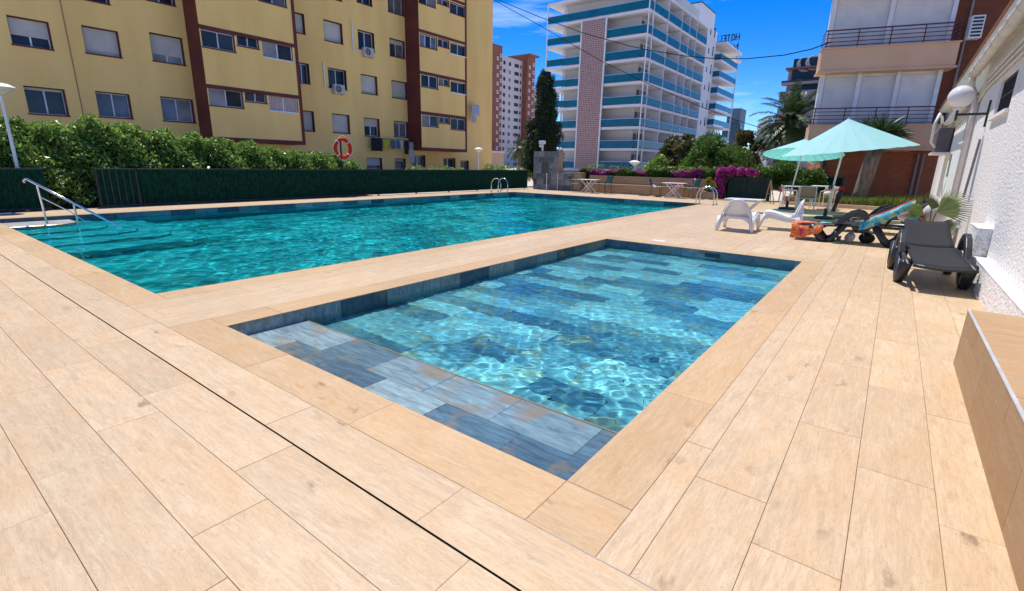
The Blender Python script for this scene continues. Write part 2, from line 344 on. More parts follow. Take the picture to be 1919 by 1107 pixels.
lay(MX0-CW, MX0, MY0, MY1+CW, 'y', COPING, [MX0-CW, MX0])
lay(MX0, MX1, MY1, MY1+CW, 'x', COPING, [MY1, MY1+CW])
lay(MX1+CW, KX0-CW, 1.40, KY1+CW, 'y', PLANK)
cols = [KX1+CW, -.51, -.205, .09, .385, .685, DX1]; phs = [2.42, 2.14, 1.85, 2.73, 2.45, 1.9]
for c0, c1, p in zip(cols, cols[1:], phs): lay(c0, c1, 1.40, DY1, 'y', PLANK, [c0, c1], lambda i, p=p: p)
lay(MX1+CW, KX1+CW, KY1+CW, DY1, 'y', PLANK)
lay(DX0, MX0-CW, 1.40, DY1, 'y', PLANK)
lay(MX0-CW, MX1+CW, MY1+CW, DY1, 'x', PLANK)
def seen(p):
    c = np.array([(p[0]+p[1])/2, (p[2]+p[3])/2, 0])-CAM; z = c@FW
    if z < .15: return -1
    x, y = 959.5+F*(c@RT)/z, 553.5-F*(c@UP)/z
    k = 1 if -250 < x < 2170 and y < 1400 else .02
    return k*(p[1]-p[0])*(p[3]-p[2])*(-c[2])/z**3
PL.sort(key=seen, reverse=True)
def plank_mesh(L, W, t=.011):
    g_ = .0010; a, b = L/2-g_, W/2-g_; e = .0011
    mb = MB(); mb.add([(-a, -b, -t), (a, -b, -t), (a, b, -t), (-a, b, -t), (-a, -b, -e), (a, -b, -e), (a, b, -e), (-a, b, -e), (-a+e, -b+e, 0), (a-e, -b+e, 0), (a-e, b-e, 0), (-a+e, b-e, 0)],
        [(8, 9, 10, 11)]+[(i, (i+1) % 4, 4+(i+1) % 4, 4+i) for i in range(4)]+[(4+i, 4+(i+1) % 4, 8+(i+1) % 4, 8+i) for i in range(4)])
    return mb
_pm = {}; rest = MB(); rest2 = MB()
for i, (x0, x1, y0, y1, al, m) in enumerate(PL):
    L_, W_ = (x1-x0, y1-y0) if al == 'x' else (y1-y0, x1-x0)
    cx, cy = (x0+x1)/2, (y0+y1)/2
    if i < 298:
        key = (round(L_, 3), round(W_, 3), m.name)
        if key not in _pm:
            mb = plank_mesh(L_, W_); me = bpy.data.meshes.new('plank'); me.from_pydata(mb.v, [], mb.f); me.materials.append(m); _pm[key] = me
        o = bpy.data.objects.new('plank', _pm[key]); link(o, deck); o.location = (cx, cy, random.uniform(-.0006, .0006)); o.rotation_euler[2] = (0 if al == 'x' else math.pi/2)+math.pi*random.randint(0, 1)
    else:
        mb = plank_mesh(L_, W_); mb.xf(Matrix.Translation((cx, cy, 0)) @ Matrix.Rotation(0 if al == 'x' else math.pi/2, 4, 'Z'))
        (rest if m is PLANK else rest2).add(mb.v, mb.f)
tag(part('far_planks', rest, PLANK, deck), kind='stuff'); tag(part('far_coping_planks', rest2, COPING, deck), kind='stuff')
part('drain_slot', MB().box(DX0+.05, XR-.01, 1.105, 1.114, -.010, .0012), mat('drain shadow', (.008, .007, .006), None, 9, 1.0, spec=0), deck)
part('edge_trim', MB().box(-.86, XR-.01, 1.398, 1.403, -.010, .0016), mat('dull trim', (.36, .33, .29), None, 9, .5, metal=.3), deck)
# --- little stains and a patch of wet footprints are left to the material; two small floor fittings
part('skimmer_lid', MB().box(-3.62, -3.36, 9.28, 9.45, -.005, .004), WHITE, deck)
# ------------------------------------------------------------------ paddling pool
KZ = -.345; STEP_Y = 2.46; SZ = -.1235
kp = struct('paddling_pool', MB().quad((KX0-.02, KY0-.02, KZ-.02), (KX1+.02, KY0-.02, KZ-.02), (KX1+.02, KY1+.02, KZ-.02), (KX0-.02, KY1+.02, KZ-.02))
    .quad((KX0-.02, KY0, 0-.012), (KX0-.02, KY0, KZ-.02), (KX0-.02, KY1, KZ-.02), (KX0-.02, KY1, -.012)).quad((KX1+.02, KY0, -.012), (KX1+.02, KY1, -.012), (KX1+.02, KY1, KZ-.02), (KX1+.02, KY0, KZ-.02))
    .quad((KX0, KY1+.02, -.012), (KX0, KY1+.02, KZ-.02), (KX1, KY1+.02, KZ-.02), (KX1, KY1+.02, -.012)).quad((KX0, KY0-.02, -.012), (KX1, KY0-.02, -.012), (KX1, KY0-.02, KZ-.02), (KX0, KY0-.02, KZ-.02)), GROUT)
kp.cycles.is_caustics_receiver = True
_tm = {}
def tile(parent, x0, x1, y0, y1, z0, z1, name='slate_tile', m=None, rot=0):
    m = m or SLATE; sx, sy, sz = x1-x0, y1-y0, z1-z0; key = (round(sx, 3), round(sy, 3), round(sz, 3), m.name)
    if key not in _tm:
        mb = MB().box(-sx/2, sx/2, -sy/2, sy/2, -sz/2, sz/2); me = bpy.data.meshes.new(name); me.from_pydata(mb.v, [], mb.f); me.materials.append(m); _tm[key] = me
    o = bpy.data.objects.new(name, _tm[key]); link(o, parent); o.location = ((x0+x1)/2, (y0+y1)/2, (z0+z1)/2); o.cycles.is_caustics_receiver = True; return o
G = .003
def floor_tiles(parent, x0, x1, y0, y1, z, L=.6, W=.3, m=None, offs=None):
    j = 0; y = y0
    while y < y1-.02:
        ye = min(y+W, y1); t = x0-(offs[j % len(offs)] if offs else random.choice((0, .2, .4)))
        while t < x1-.02:
            s, e = max(t, x0), min(t+L, x1)
            if e-s > .03: tile(parent, s+G/2, e-G/2, y+G/2, ye-G/2, z-.02, z+random.uniform(-.001, .001), m=m)
            t += L
        y = ye; j += 1
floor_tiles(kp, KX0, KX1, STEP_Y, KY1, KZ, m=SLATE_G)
floor_tiles(kp, KX0, KX1, KY0, STEP_Y-.012, SZ, W=.3593, offs=(.12, .37), m=SLATE_S)
part('step_nosing', MB().box(KX0, KX1, STEP_Y-.012, STEP_Y, SZ-.02, SZ+.003), mat('bronze trim', (.42, .30, .15), None, 9, .35, metal=.4), kp)
part('step_riser', MB().box(KX0, KX1, STEP_Y-.03, STEP_Y-.008, KZ, SZ-.021), SLATE, kp)
def wall_tiles(parent, axis, at, a0, a1, z0, z1, sign, L=.6, m=None):
    t = a0-random.random()*.5
    while t < a1-.02:
        s, e = max(t, a0), min(t+L, a1)
        if e-s > .03:
            if axis == 'x': tile(parent, min(at, at+sign*.018), max(at, at+sign*.018), s+G/2, e-G/2, z0, z1, m=m)
            else: tile(parent, s+G/2, e-G/2, min(at, at+sign*.018), max(at, at+sign*.018), z0, z1, m=m)
        t += L
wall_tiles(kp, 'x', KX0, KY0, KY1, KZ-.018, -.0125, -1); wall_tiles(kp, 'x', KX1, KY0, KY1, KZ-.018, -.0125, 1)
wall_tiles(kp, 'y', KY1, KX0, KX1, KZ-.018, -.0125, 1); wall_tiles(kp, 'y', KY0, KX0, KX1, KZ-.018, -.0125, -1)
part('skimmer_mouth', MB().box(-2.45, -2.2, KY1-.006, KY1+.01, -.115, -.04), mat('skimmer plastic', (.04, .06, .065)), kp)
# --- water surfaces: real ripples, so that the light that passes them is real too
def waves(X, Y, comps, seed):
    q = np.random.default_rng(seed); Z = np.zeros_like(X)
    for lam0, lam1, n, slope in comps:
        for _ in range(n):
            lam = lam0*(lam1/lam0)**q.random(); k = 2*math.pi/lam; a = slope/k/math.sqrt(n)*1.4
            th = q.random()*2*math.pi; ph = q.random()*2*math.pi
            Z += a*np.sin(k*(X*math.cos(th)+Y*math.sin(th))+ph+.6*np.sin(.9*X+1.3*Y+ph))
    return Z
def soft(X, Y, seed, s):
    q = np.random.default_rng(seed); Z = np.zeros_like(X)
    for _ in range(7):
        th = q.random()*6.28; k = s*(.5+q.random()); Z += np.sin(k*(X*math.cos(th)+Y*math.sin(th))+q.random()*6.28)
    return 1/(1+np.exp(-1.1*Z))
def water(name, x0, x1, y0, y1, step, fn, m):
    nx, ny = int((x1-x0)/step), int((y1-y0)/step); X, Y = np.meshgrid(np.linspace(x0, x1, nx+1), np.linspace(y0, y1, ny+1))
    V = np.stack([X, Y, ZW+fn(X, Y)], -1).reshape(-1, 3); i = np.arange(nx)[None, :]+np.arange(ny)[:, None]*(nx+1)
    Fq = np.stack([i, i+1, i+nx+2, i+nx+1], -1).reshape(-1, 4)
    o = np_mesh(name, V, Fq, m, smooth=True); tag(o, kind='structure'); o.cycles.is_caustics_caster = True; return o
def kid_wave(X, Y):
    calm = .1+.9/(1+np.exp(-(Y-STEP_Y-.05)*9)); busy = .40+1.35*np.exp(-((X+1.6)**2/1.6+(Y-3.2)**2/2.2))+.35*soft(X, Y, 5, 1.6)
    Z = waves(X, Y, [(.5, 1.3, 8, .035), (.16, .42, 16, .068), (.07, .14, 18, .095)], 3)
    r = np.hypot(X+3.1, Y-3.3); Z = Z+.0028*np.sin(r*34)*np.exp(-r*2.2)
    return Z*busy*calm
water('paddling_pool_water', KX0+.001, KX1-.001, KY0+.001, KY1-.001, .018, kid_wave, glass_water('clear shallow water', (.60, .95, .98)))
# ------------------------------------------------------------------ swimming pool
MZ = -1.35
def big_floor():
    m, nt, b = _new('submerged slate floor'); N = nt.nodes.new; L = nt.links.new
    tc = N('ShaderNodeTexCoord'); br = N('ShaderNodeTexBrick'); L(tc.outputs['Object'], br.inputs['Vector'])
    br.inputs['Color1'].default_value = (.06, .16, .16, 1); br.inputs['Color2'].default_value = (.50, .72, .66, 1); br.inputs['Mortar'].default_value = (.05, .1, .1, 1)
    br.inputs['Scale'].default_value = 1; br.inputs['Brick Width'].default_value = .9; br.inputs['Row Height'].default_value = .6; br.inputs['Mortar Size'].default_value = .006; br.inputs['Bias'].default_value = .1
    ns = N('ShaderNodeTexNoise'); ns.inputs['Scale'].default_value = 1.1; ns.inputs['Detail'].default_value = 6; L(tc.outputs['Object'], ns.inputs['Vector'])
    rp = N('ShaderNodeValToRGB'); rp.color_ramp.elements[0].position = .35; rp.color_ramp.elements[1].position = .66; rp.color_ramp.elements[0].color = (.08, .19, .19, 1); rp.color_ramp.elements[1].color = (.52, .74, .68, 1); L(ns.outputs['Fac'], rp.inputs[0])
    mx = N('ShaderNodeMixRGB'); mx.inputs[0].default_value = .6; L(br.outputs[0], mx.inputs[1]); L(rp.outputs[0], mx.inputs[2]); L(mx.outputs[0], b.inputs['Base Color']); b.inputs['Roughness'].default_value = .7
    return m
BF = big_floor()
sp = struct('swimming_pool', MB().quad((MX0, MY0, MZ), (MX1, MY0, MZ), (MX1, MY1, MZ), (MX0, MY1, MZ))
    .quad((MX0-.02, MY0, -.012), (MX0-.02, MY0, MZ), (MX0-.02, MY1, MZ), (MX0-.02, MY1, -.012)).quad((MX1+.02, MY0, -.012), (MX1+.02, MY1, -.012), (MX1+.02, MY1, MZ), (MX1+.02, MY0, MZ))
    .quad((MX0, MY1+.02, -.012), (MX0, MY1+.02, MZ), (MX1, MY1+.02, MZ), (MX1, MY1+.02, -.012)).quad((MX0, MY0-.02, -.012), (MX1, MY0-.02, -.012), (MX1, MY0-.02, MZ), (MX0, MY0-.02, MZ)), BF)
sp.cycles.is_caustics_receiver = True
wall_tiles(sp, 'x', MX0, MY0, MY1, -.33, -.0125, -1); wall_tiles(sp, 'y', MY1, MX0, MX1, -.33, -.0125, 1)
wall_tiles(sp, 'y', MY0, MX0, MX1, -.33, -.0125, -1); wall_tiles(sp, 'x', MX1, MY0, MY1, -.33, -.0125, 1)
# corner steps with rounded ends, the top one just dry
for i, (xe, ye) in enumerate(((-14.35, 3.0), (-13.55, 3.35), (-12.75, 3.7), (-11.9, 4.05), (-11.05, 4.4))):
    z1 = -.095-.17*i; rr = .55; poly = [(MX0, MY0), (xe, MY0)]
    for k in range(9): a = k/8*math.pi/2; poly.append((xe-rr+rr*math.cos(a), ye-rr+rr*math.sin(a)))
    poly.append((MX0, ye))
    o = part('pool_step', MB().prism(poly, MZ+.01+.001*i, z1, 2), mat('step slate', (.66, .66, .62), (.46, .48, .47), 3, .5) if i else mat('dry top step', (.40, .39, .36), (.26, .27, .27), 3, .5), sp); o.cycles.is_caustics_receiver = True
    part('step_nosing', MB().tube([(p[0], p[1], z1+.004) for p in poly[1:-1]], .014, 6), mat('bronze trim', (.42, .30, .15)), sp)
def big_wave(X, Y):
    Z = waves(X, Y, [(1.2, 3.0, 8, .022), (.42, .9, 20, .048), (.16, .36, 24, .070)], 11)
    edge = np.minimum.reduce([X-MX0, MX1-X, Y-MY0, MY1-Y]).clip(0, 1); return Z*(.6+.8*soft(X, Y, 8, .7))*(.55+.45*edge)
water('swimming_pool_water', MX0+.001, MX1-.001, MY0+.001, MY1-.001, .036, big_wave, glass_water('deep teal water', (.19, .90, .97)))
# ================================================================== BUILDINGS
class Fr:
    """a wall's own frame: u along it, n out of it, z up"""
    def __init__(s, o, u, n): s.o = np.array(o, float); s.u = np.array(u, float); s.n = np.array(n, float)
    def P(s, u, z, n=0): return tuple(s.o+s.u*u+s.n*n+np.array([0, 0, z]))
    def pix(s, x, y): p = onP(x, y, s.o, s.n); return float((p-s.o)@s.u), float(p[2]-s.o[2])
    def box(s, mb, u0, u1, z0, z1, n0, n1):
        v = [s.P(u, z, n) for z in (z0, z1) for (u, n) in ((u0, n0), (u1, n0), (u1, n1), (u0, n1))]
        return mb.add(v, [(0, 3, 2, 1), (4, 5, 6, 7), (0, 1, 5, 4), (1, 2, 6, 5), (2, 3, 7, 6), (3, 0, 4, 7)])
    def rect(s, x0, y0, x1, y1):
        a = s.pix(x0, y0); b = s.pix(x1, y1); return min(a[0], b[0]), max(a[0], b[0]), min(a[1], b[1]), max(a[1], b[1])
    def holes(s, mb, u0, u1, z0, z1, hs, n=0):
        us = sorted({u0, u1, *[min(max(h[i], u0), u1) for h in hs for i in (0, 1)]}); zs = sorted({z0, z1, *[min(max(h[i], z0), z1) for h in hs for i in (2, 3)]})
        for i in range(len(us)-1):
            for j in range(len(zs)-1):
                cu, cz = (us[i]+us[i+1])/2, (zs[j]+zs[j+1])/2
                if any(h[0] < cu < h[1] and h[2] < cz < h[3] for h in hs): continue
                mb.quad(s.P(us[i], zs[j], n), s.P(us[i+1], zs[j], n), s.P(us[i+1], zs[j+1], n), s.P(us[i], zs[j+1], n))
        return mb
def slats(fr, u0, u1, z0, z1, n, pitch=.055):
    mb = MB(); z = z0; k = max(2, int((z1-z0)/pitch)); h = (z1-z0)/k
    for i in range(k):
        a, b = z0+i*h, z0+(i+1)*h
        mb.quad(fr.P(u0, a, n), fr.P(u1, a, n), fr.P(u1, b-.012, n+.014), fr.P(u0, b-.012, n+.014)); mb.quad(fr.P(u0, b-.012, n+.014), fr.P(u1, b-.012, n+.014), fr.P(u1, b, n), fr.P(u0, b, n))
    return mb
def window(bld, fr, r, n0=0, depth=.28, style='glass', frame=None, reveal=None, mull=1, shut=0.0, pane=None, sill=True, fw=.05, shutm=None):
    """window set back in its opening: frame with mullions, panes, roller shutter, lining, sill"""
    u0, u1, z0, z1 = r; nb = n0-depth; mb = MB()
    for a, b, c, d in ((u0, u1, z0, z0+fw), (u0, u1, z1-fw, z1), (u0, u0+fw, z0+fw, z1-fw), (u1-fw, u1, z0+fw, z1-fw)): fr.box(mb, a, b, c, d, nb, nb+.06)
    for k in range(mull):
        m = u0+(u1-u0)*(k+1)/(mull+1); fr.box(mb, m-fw*.6, m+fw*.6, z0+fw, z1-fw, nb+.003, nb+.066)
    w = part('window', mb, frame or ALU, bld)
    for k in range(mull+1):
        a = u0+(u1-u0)*k/(mull+1)+.01; b = u0+(u1-u0)*(k+1)/(mull+1)-.01; mb = MB(); t = random.uniform(-.008, .008)
        mb.quad(fr.P(a, z0+.01, nb+.022+t), fr.P(b, z0+.01, nb+.022-t), fr.P(b, z1-.01, nb+.022-t), fr.P(a, z1-.01, nb+.022+t))
        part('pane', mb, pane[k % len(pane)] if pane else (GLASS if random.random() < .75 else GLASSW), w)
    if shut > 0: part('shutter', slats(fr, u0+.012, u1-.012, z1-(z1-z0)*shut, z1-.005, nb+.075), shutm or SHUTTER, w)
    if reveal:
        mb = MB(); e = .03
        fr.box(mb, u0-.001, u0+e*.3, z0, z1, nb, n0+.004); fr.box(mb, u1-e*.3, u1+e, z0-.02, z1+.02, nb, n0+.006); fr.box(mb, u0, u1, z1-e*.3, z1+e, nb, n0+.003)
        part('reveal', mb, reveal, w)
    if sill: part('sill', fr.box(MB(), u0-.04, u1+.04, z0-.05, z0+.008, nb+.01, n0+.05), reveal or WHITE, w)
    return w
# ------------------------------------------------------------------ ochre apartment block
XB, XM = -29.8, -31.3
yb = thing('apartment_block', 'ochre apartment block with maroon-edged window bays beyond the hedge', 'building', (XM, 20, 0))
fm = Fr((XM, 0, 0), (0, 1, 0), (1, 0, 0)); fb = Fr((XB, 0, 0), (0, 1, 0), (1, 0, 0))
corner = onX(921, 316, XM)[1]
mw = [(11.4, 28.5, 99.4, 93, .62, 1), (151.8, 47.4, 227.7, 108, 1, 1), (279, 60.7, 347, 122, .72, 1), (43.6, 161, 129, 217, .1, 1), (178, 171, 248.6, 222, 0, 1), (299.8, 181, 366, 229.6, 0, 1),
      (265.6, -52, 328, 11, 0, 1), (120, -70, 205, 8, 0, 1), (545.8, 20.9, 571.9, 63.9, .95, 1), (605.7, 36, 642.5, 82.3, 1, 0), (555, 116, 581, 157, 0, 1), (614, 126.5, 650, 168, 0, 1), (565.7, 207, 590, 245.7, 1, 0), (622, 212.8, 656, 250, 1, 0),
      (670, 55, 701.8, 97, 0, 1), (729.5, 70.8, 758.6, 110, .25, 1), (676, 138.7, 707.5, 177.7, 1, 0), (733.5, 150, 763, 186, 1, 1), (681.8, 220.5, 711.8, 255.6, .45, 1), (737.6, 226.5, 765, 257, .12, 1),
      (726, -12, 757, 30, 0, 1), (667, -30, 697, 11.7, .3, 1), (602, -50, 640, 2, .5, 1), (686.8, 295.7, 716, 316, .7, 0), (740, 297, 760, 316, .3, 0), (772, 290.7, 797, 312, 0, 1), (831, 296, 853, 314, 0, 1), (863, 301, 878, 318, 0, 0)]
rects = [(*fm.rect(*w[:4]), *w[4:]) for w in mw]
# floors above the picture and to the left of it
bays = [fb.pix(400, 260)[0], fb.pix(572, 273)[0], fb.pix(791, 284)[0], fb.pix(874.5, 287)[0]]
part('wall', fm.holes(MB(), -9, corner, -.05, 17, [r[:4] for r in rects]), YELLOW, yb)
part('end_wall', MB().quad((XM, corner, -.05), (XM-12, corner, -.05), (XM-12, corner, 17), (XM, corner, 17)).quad((XM-12, corner, 17), (XM-12, -9, 17), (XM, -9, 17), (XM, corner, 17))
     .quad((XM, -9, -.05), (XM, -9, 17), (XM-12, -9, 17), (XM-12, -9, -.05)).quad((XM-12, corner, -.05), (XM-12, -9, -.05), (XM-12, -9, 17), (XM-12, corner, 17)), YELLOW, yb)
CUR = pane_mat('net-curtained pane', (.30, .28, .27), .25); BLUEP = pane_mat('sky-tinted pane', (.16, .19, .24), .12); PINKC = mat('pink striped curtain behind glass', (.42, .20, .17), (.50, .42, .38), 6, .3, stretch=(1, 9, .3))
for i, r in enumerate(rects):
    window(yb, fm, r[:4], reveal=MAROON, mull=r[5], shut=r[4], frame=WHITE if i in (0, 2, 14, 18, 19) else ALU, pane={2: [CUR], 4: [BLUEP], 5: [BLUEP, CUR], 19: [CUR]}.get(i))
# bays: bands, storey panels and the windows between
zb = [2.28, 5.13, 7.98, 10.83, 13.68]
BW = [[(369, 51.6, 441, 97.7, 1, 0), (443, 63.6, 485, 92, 1, 0), (490, 74.6, 549.5, 116, 1, 0), (386, 163, 456.7, 202.7, 1, .0), (458, 170.8, 499.7, 193.5, 1, 0), (502.8, 176.6, 559.6, 212, 1, 0), (481, -42, 536.6, 13.8, 1, 0), (352, -72, 425, -15, 1, 0)],
      [(785, 60.8, 818.8, 93.6, 2, 0), (820.4, 70.8, 841.5, 91, 1, 0), (843.8, 78.5, 873, 107, 1, 0), (789, 137.7, 820.4, 167, 1, 0), (822, 145, 842, 162, 1, 0), (844.5, 151, 873, 177, 1, 0),
       (791, 213.8, 821.4, 238, 1, 0), (823, 217.8, 843, 232, 1, 0), (844.5, 220.5, 872, 244.6, 1, 0), (784, -18, 816, 15, 1, 0), (819, -6, 841, 13, 1, 0), (843, 2.7, 872, 32.7, 1, 0)]]
for bi, (ua, ub) in enumerate(((bays[0], bays[1]), (bays[2], bays[3]))):
    rs = [fb.rect(*w[:4])+w[4:] for w in BW[bi]]
    rs = [(max(r[0], ua+.06), min(r[1], ub-.06), *r[2:]) for r in rs]
    hs = [r[:4] for r in rs]
    b = part('bay', fb.holes(MB(), ua, ub, zb[0]+.2, 17, hs), YELLOW, yb)
    part('bay_side', MB().box(XM, XB-.002, ua-.03, ua+.02, zb[0], 17.0), MAROON, b)
    part('bay_side', MB().box(XM, XB-.002, ub-.02, ub+.03, zb[0], 17.0), MAROON, b)
    part('bay_floor', MB().box(XM, XB+.03, ua-.035, ub+.035, zb[0]-.02, zb[0]+.2), MAROON, b)
    part('corner_strip', MB().box(XB-.01, XB+.025, ub-.16, ub+.034, zb[0]+.2, 17), MAROON, b)
    for z in zb[1:]: part('band', MB().box(XB-.01, XB+.022, ua-.01, ub-.16, z-.2, z), MAROON, b)
    for i, r in enumerate(rs):
        pn = {(0, 5): [PINKC, PINKC], (0, 2): [CUR, GLASS], (1, 6): [CUR, GLASS], (1, 0): [BLUEP, GLASS, BLUEP], (0, 3): [CUR, GLASS]}.get((bi, i))
        window(yb, fb, r[:4], depth=.14, reveal=MAROON if i not in (2, 5) else None, mull=r[4], frame=WHITE if (bi, i) in ((0, 2), (0, 5), (1, 6), (1, 0), (1, 3)) else ALU, pane=pn, sill=True)
# rendering crack / downpipes
p0, p1 = onX(112, 0, XM), onX(156, 215, XM)
part('cable', MB().tube([(XM+.02, p0[1], 17), (XM+.02, p0[1], p0[2]), (XM+.02, p1[1], p1[2])], .02, 5), mat('old cable', (.33, .22, .10)), yb)
for x0, y0, x1, y1, x2, y2 in ((605, 116, 611, 165, 620, 167), (658, 40, 662, 92, 680, 97)):
    a, b, c = onX(x0, y0, XM), onX(x1, y1, XM), onX(x2, y2, XM)
    part('pipe_cover', MB().tube([(XM+.05, a[1], a[2]), (XM+.05, a[1], c[2]), (XM+.05, c[1], c[2])], .05, 4), WHITE, yb)
# air conditioners under two windows
def aircon(name, label, loc, w=.8, h=.58, d=.32, facing=0, group=None):
    t = thing(name, label, 'air conditioner', loc, facing, group); c = mat('ac casing', (.55, .54, .50), (.46, .45, .42), 4, .5)
    cs = part('casing', MB().box(.03, .03+d, -w/2, w/2, 0, h), c, t, bevel=.02, local=True)
    mb = MB(); mb.lathe([(.0, 0), (.24, .0)], n=24); mb.xf(Matrix.Translation((.034+d, -.1, h/2)) @ Matrix.Rotation(math.pi/2, 4, 'Y')); part('fan_opening', mb, BLACK, t, local=True)
    mb = MB()
    for r in (.08, .15, .22): mb.tube([(.045+d, -.1+r*math.cos(a), h/2+r*math.sin(a)) for a in np.linspace(0, 2*math.pi, 19)], .008, 4, False)
    for k in range(4): a = k*math.pi/4; mb.tube([(.046+d, -.1-.23*math.cos(a), h/2-.23*math.sin(a)), (.046+d, -.1+.23*math.cos(a), h/2+.23*math.sin(a))], .006, 4)
    part('fan_grille', mb, c, t, local=True)
    for s in (-1, 1): part('bracket', MB().box(0, .3, s*w*.35-.02, s*w*.35+.02, -.05, -.002), c, t, local=True)
    return t
a = onX(632, 176, XM); aircon('air_conditioner', 'air conditioner under the window above the orange lifebuoy, ochre block', (XM, a[1], a[2]))
a = onX(687, 107, XM); aircon('air_conditioner', 'air conditioner beside a white pipe on the upper ochre wall', (XM, a[1], a[2]))
a = onX(617, 299, XM); aircon('air_conditioner', 'low air conditioner behind the hedge next to the lifebuoy', (XM, a[1]-.4, a[2]-.55))
# washing on the line
def cloth(name, label, fr, u0, u1, z0, z1, n, m, group=None, taper=0):
    P = []
    for j in range(9):
        t = j/8; row = []
        for i in range(11):
            s = i/10; u = u0+(u1-u0)*(s*(1-taper*t)+taper*t*.5); row.append(fr.P(u, z1+(z0-z1)*t, n+.03*math.sin(s*11+u0)*(.3+t)))
        P.append(row)
    c = fr.P((u0+u1)/2, z0, n); return tag(part(name, MB().grid(P), m, solid=.008, smooth=True, loc=c), label, 'laundry', group)
lu = [(688, 710, 258, 283, (.012, .011, .012), 'black shirt'), (711, 723, 261, 280, (.55, .45, .03), 'yellow shirt'), (724, 733, 262, 279, (.10, .13, .17), 'blue grey trousers'), (734, 741, 262, 278, (.05, .14, .26), 'blue shorts'), (742, 747, 263, 280, (.5, .5, .55), 'white vest'), (748, 757, 263, 289, (.012, .012, .014), 'black trousers'), (757.5, 768, 266, 305, (.45, .44, .44), 'long grey sheet')]
for i, (x0, x1, y0, y1, c, w) in enumerate(lu):
    a, b = fm.rect(x0, y0, x1, y1)[:2], fm.rect(x0, y0, x1, y1)[2:]
    cloth('hanging_'+('sheet' if i == 6 else 'garment'), w+' hanging on the washing line below the ochre block windows', fm, a[0], a[1], b[0], b[1], .45+.02*i, mat('laundry '+w, c, None, 6, .9), 'washing hung outside the ochre block')
a, b = fm.pix(683, 257), fm.pix(770, 263)
tag(part('washing_line', MB().tube([fm.P(a[0], a[1], .44), fm.P((a[0]+b[0])/2, (a[1]+b[1])/2-.03, .5), fm.P(b[0], b[1], .56)], .012, 5), BLACK, loc=fm.P(a[0], a[1], 0)), 'dark washing line stretched below ochre block windows', 'washing line')
for (x0, y0, x1, y1, w) in ((876, 196, 890, 216, 'pale blue sheet'), (876, 216, 884, 230, 'small pale towel')):
    r = fm.rect(x0, y0, x1, y1); cloth('hanging_towel', w+' hung out beside the last maroon bay', fm, r[0], r[1], r[2], r[3], .5, mat('laundry '+w, (.40, .44, .55), None, 6, .9), 'washing hung outside the ochre block')
# ------------------------------------------------------------------ hotel
HX, HY = -28.77, 66.0; HT = thing('hotel', 'white hotel with blue glass balconies and a brown lattice panel', 'building', (HX, HY, 0))
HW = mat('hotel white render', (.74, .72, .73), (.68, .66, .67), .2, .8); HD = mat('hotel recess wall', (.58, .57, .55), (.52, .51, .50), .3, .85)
BLUE = mat('blue glass balustrade', (.006, .16, .24), (.004, .10, .16), .8, .22, spec=.2, lo=.2, hi=.8)
LX = HX-15.5; RY = HY+24.2; fl = Fr((0, HY, 0), (1, 0, 0), (0, -1, 0)); fr_ = Fr((HX, 0, 0), (0, 1, 0), (1, 0, 0))
lev = [20.9-2.855*i for i in range(8)]; DB = 1.75
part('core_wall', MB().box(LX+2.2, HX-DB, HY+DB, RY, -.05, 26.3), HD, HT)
for i, z in enumerate([23.72]+lev):
    s = part('balcony_slab', MB().box(LX, HX, HY, RY, z-.34, z), HW, HT)
    if i == 0: continue
    part('balustrade', MB().box(LX+.06, -38.45 if i > 1 else -34.5, HY-.035, HY-.005, z+.12, z+1.0), BLUE, s)
    part('balustrade', MB().box(-34.5, HX-.06, HY-.035, HY-.005, z+.12, z+1.0), BLUE, s)
    for ya, ybb in ((HY+.05, HY+1.45), (HY+1.6, HY+6.6), (HY+6.75, HY+11.9), (HY+12.05, HY+15.3), (HY+15.4, HY+18.6), (HY+18.7, RY-.2)):
        part('balustrade', MB().box(HX+.005, HX+.035, ya, ybb, z+.12, z+1.0), BLUE, s)
    part('handrail', MB().box(HX-.01, HX+.05, HY-.03, RY, z+1.0, z+1.05), ALU, s); part('handrail', MB().box(LX, HX-.02, HY-.05, HY+.01, z+1.0, z+1.05), ALU, s)
    for ya in (HY+6.7, HY+11.97, HY+15.35, HY+18.65): part('partition', MB().box(HX-DB+.01, HX-.12, ya-.05, ya+.05, z+.005, z+2.48), HW, s)
    d = part('door', MB().box(HX-DB-.05, HX-DB+.06, HY+DB+.3, HY+DB+1.15, z+.01, z+2.1), mat('dark timber door', (.09, .075, .06)), s)
    for ya in (HY+4.2, HY+9.3, HY+13.7, HY+17.2, HY+21): part('balcony_window', MB().box(HX-DB-.05, HX-DB+.03, ya-.9, ya+.9, z+.01, z+2.15), GLASSW if (i*3+int(ya)) % 3 else GLASS, s)
    part('side_wall_light', MB().box(HX-DB-.02, HX-DB+.05, HY+DB+1.9, HY+DB+2.2, z+1.5, z+1.9), GLASS, s)
for ya in (HY+.02, HY+1.52, HY+6.68, HY+11.97, HY+15.35, HY+18.65): part('post', MB().box(HX-.06, HX+.07, ya-.06, ya+.06, .5, 23.4), WHITE, HT)
part('post', MB().box(LX-.02, LX+.14, HY-.06, HY+.1, .5, 23.4), WHITE, HT); part('post', MB().box(LX+1.9, LX+2.1, HY+1.5, HY+1.7, .5, 23.4), WHITE, HT)
lat = mat('brown lattice block', (.30, .155, .13), (.24, .12, .10), 2, .8)
_m, _nt, _b = _new('lattice blocks'); _tx = _nt.nodes.new('ShaderNodeTexBrick'); _tt = _nt.nodes.new('ShaderNodeTexCoord'); _mpp = _nt.nodes.new('ShaderNodeMapping'); _mpp.inputs['Rotation'].default_value = (math.pi/2, 0, 0)
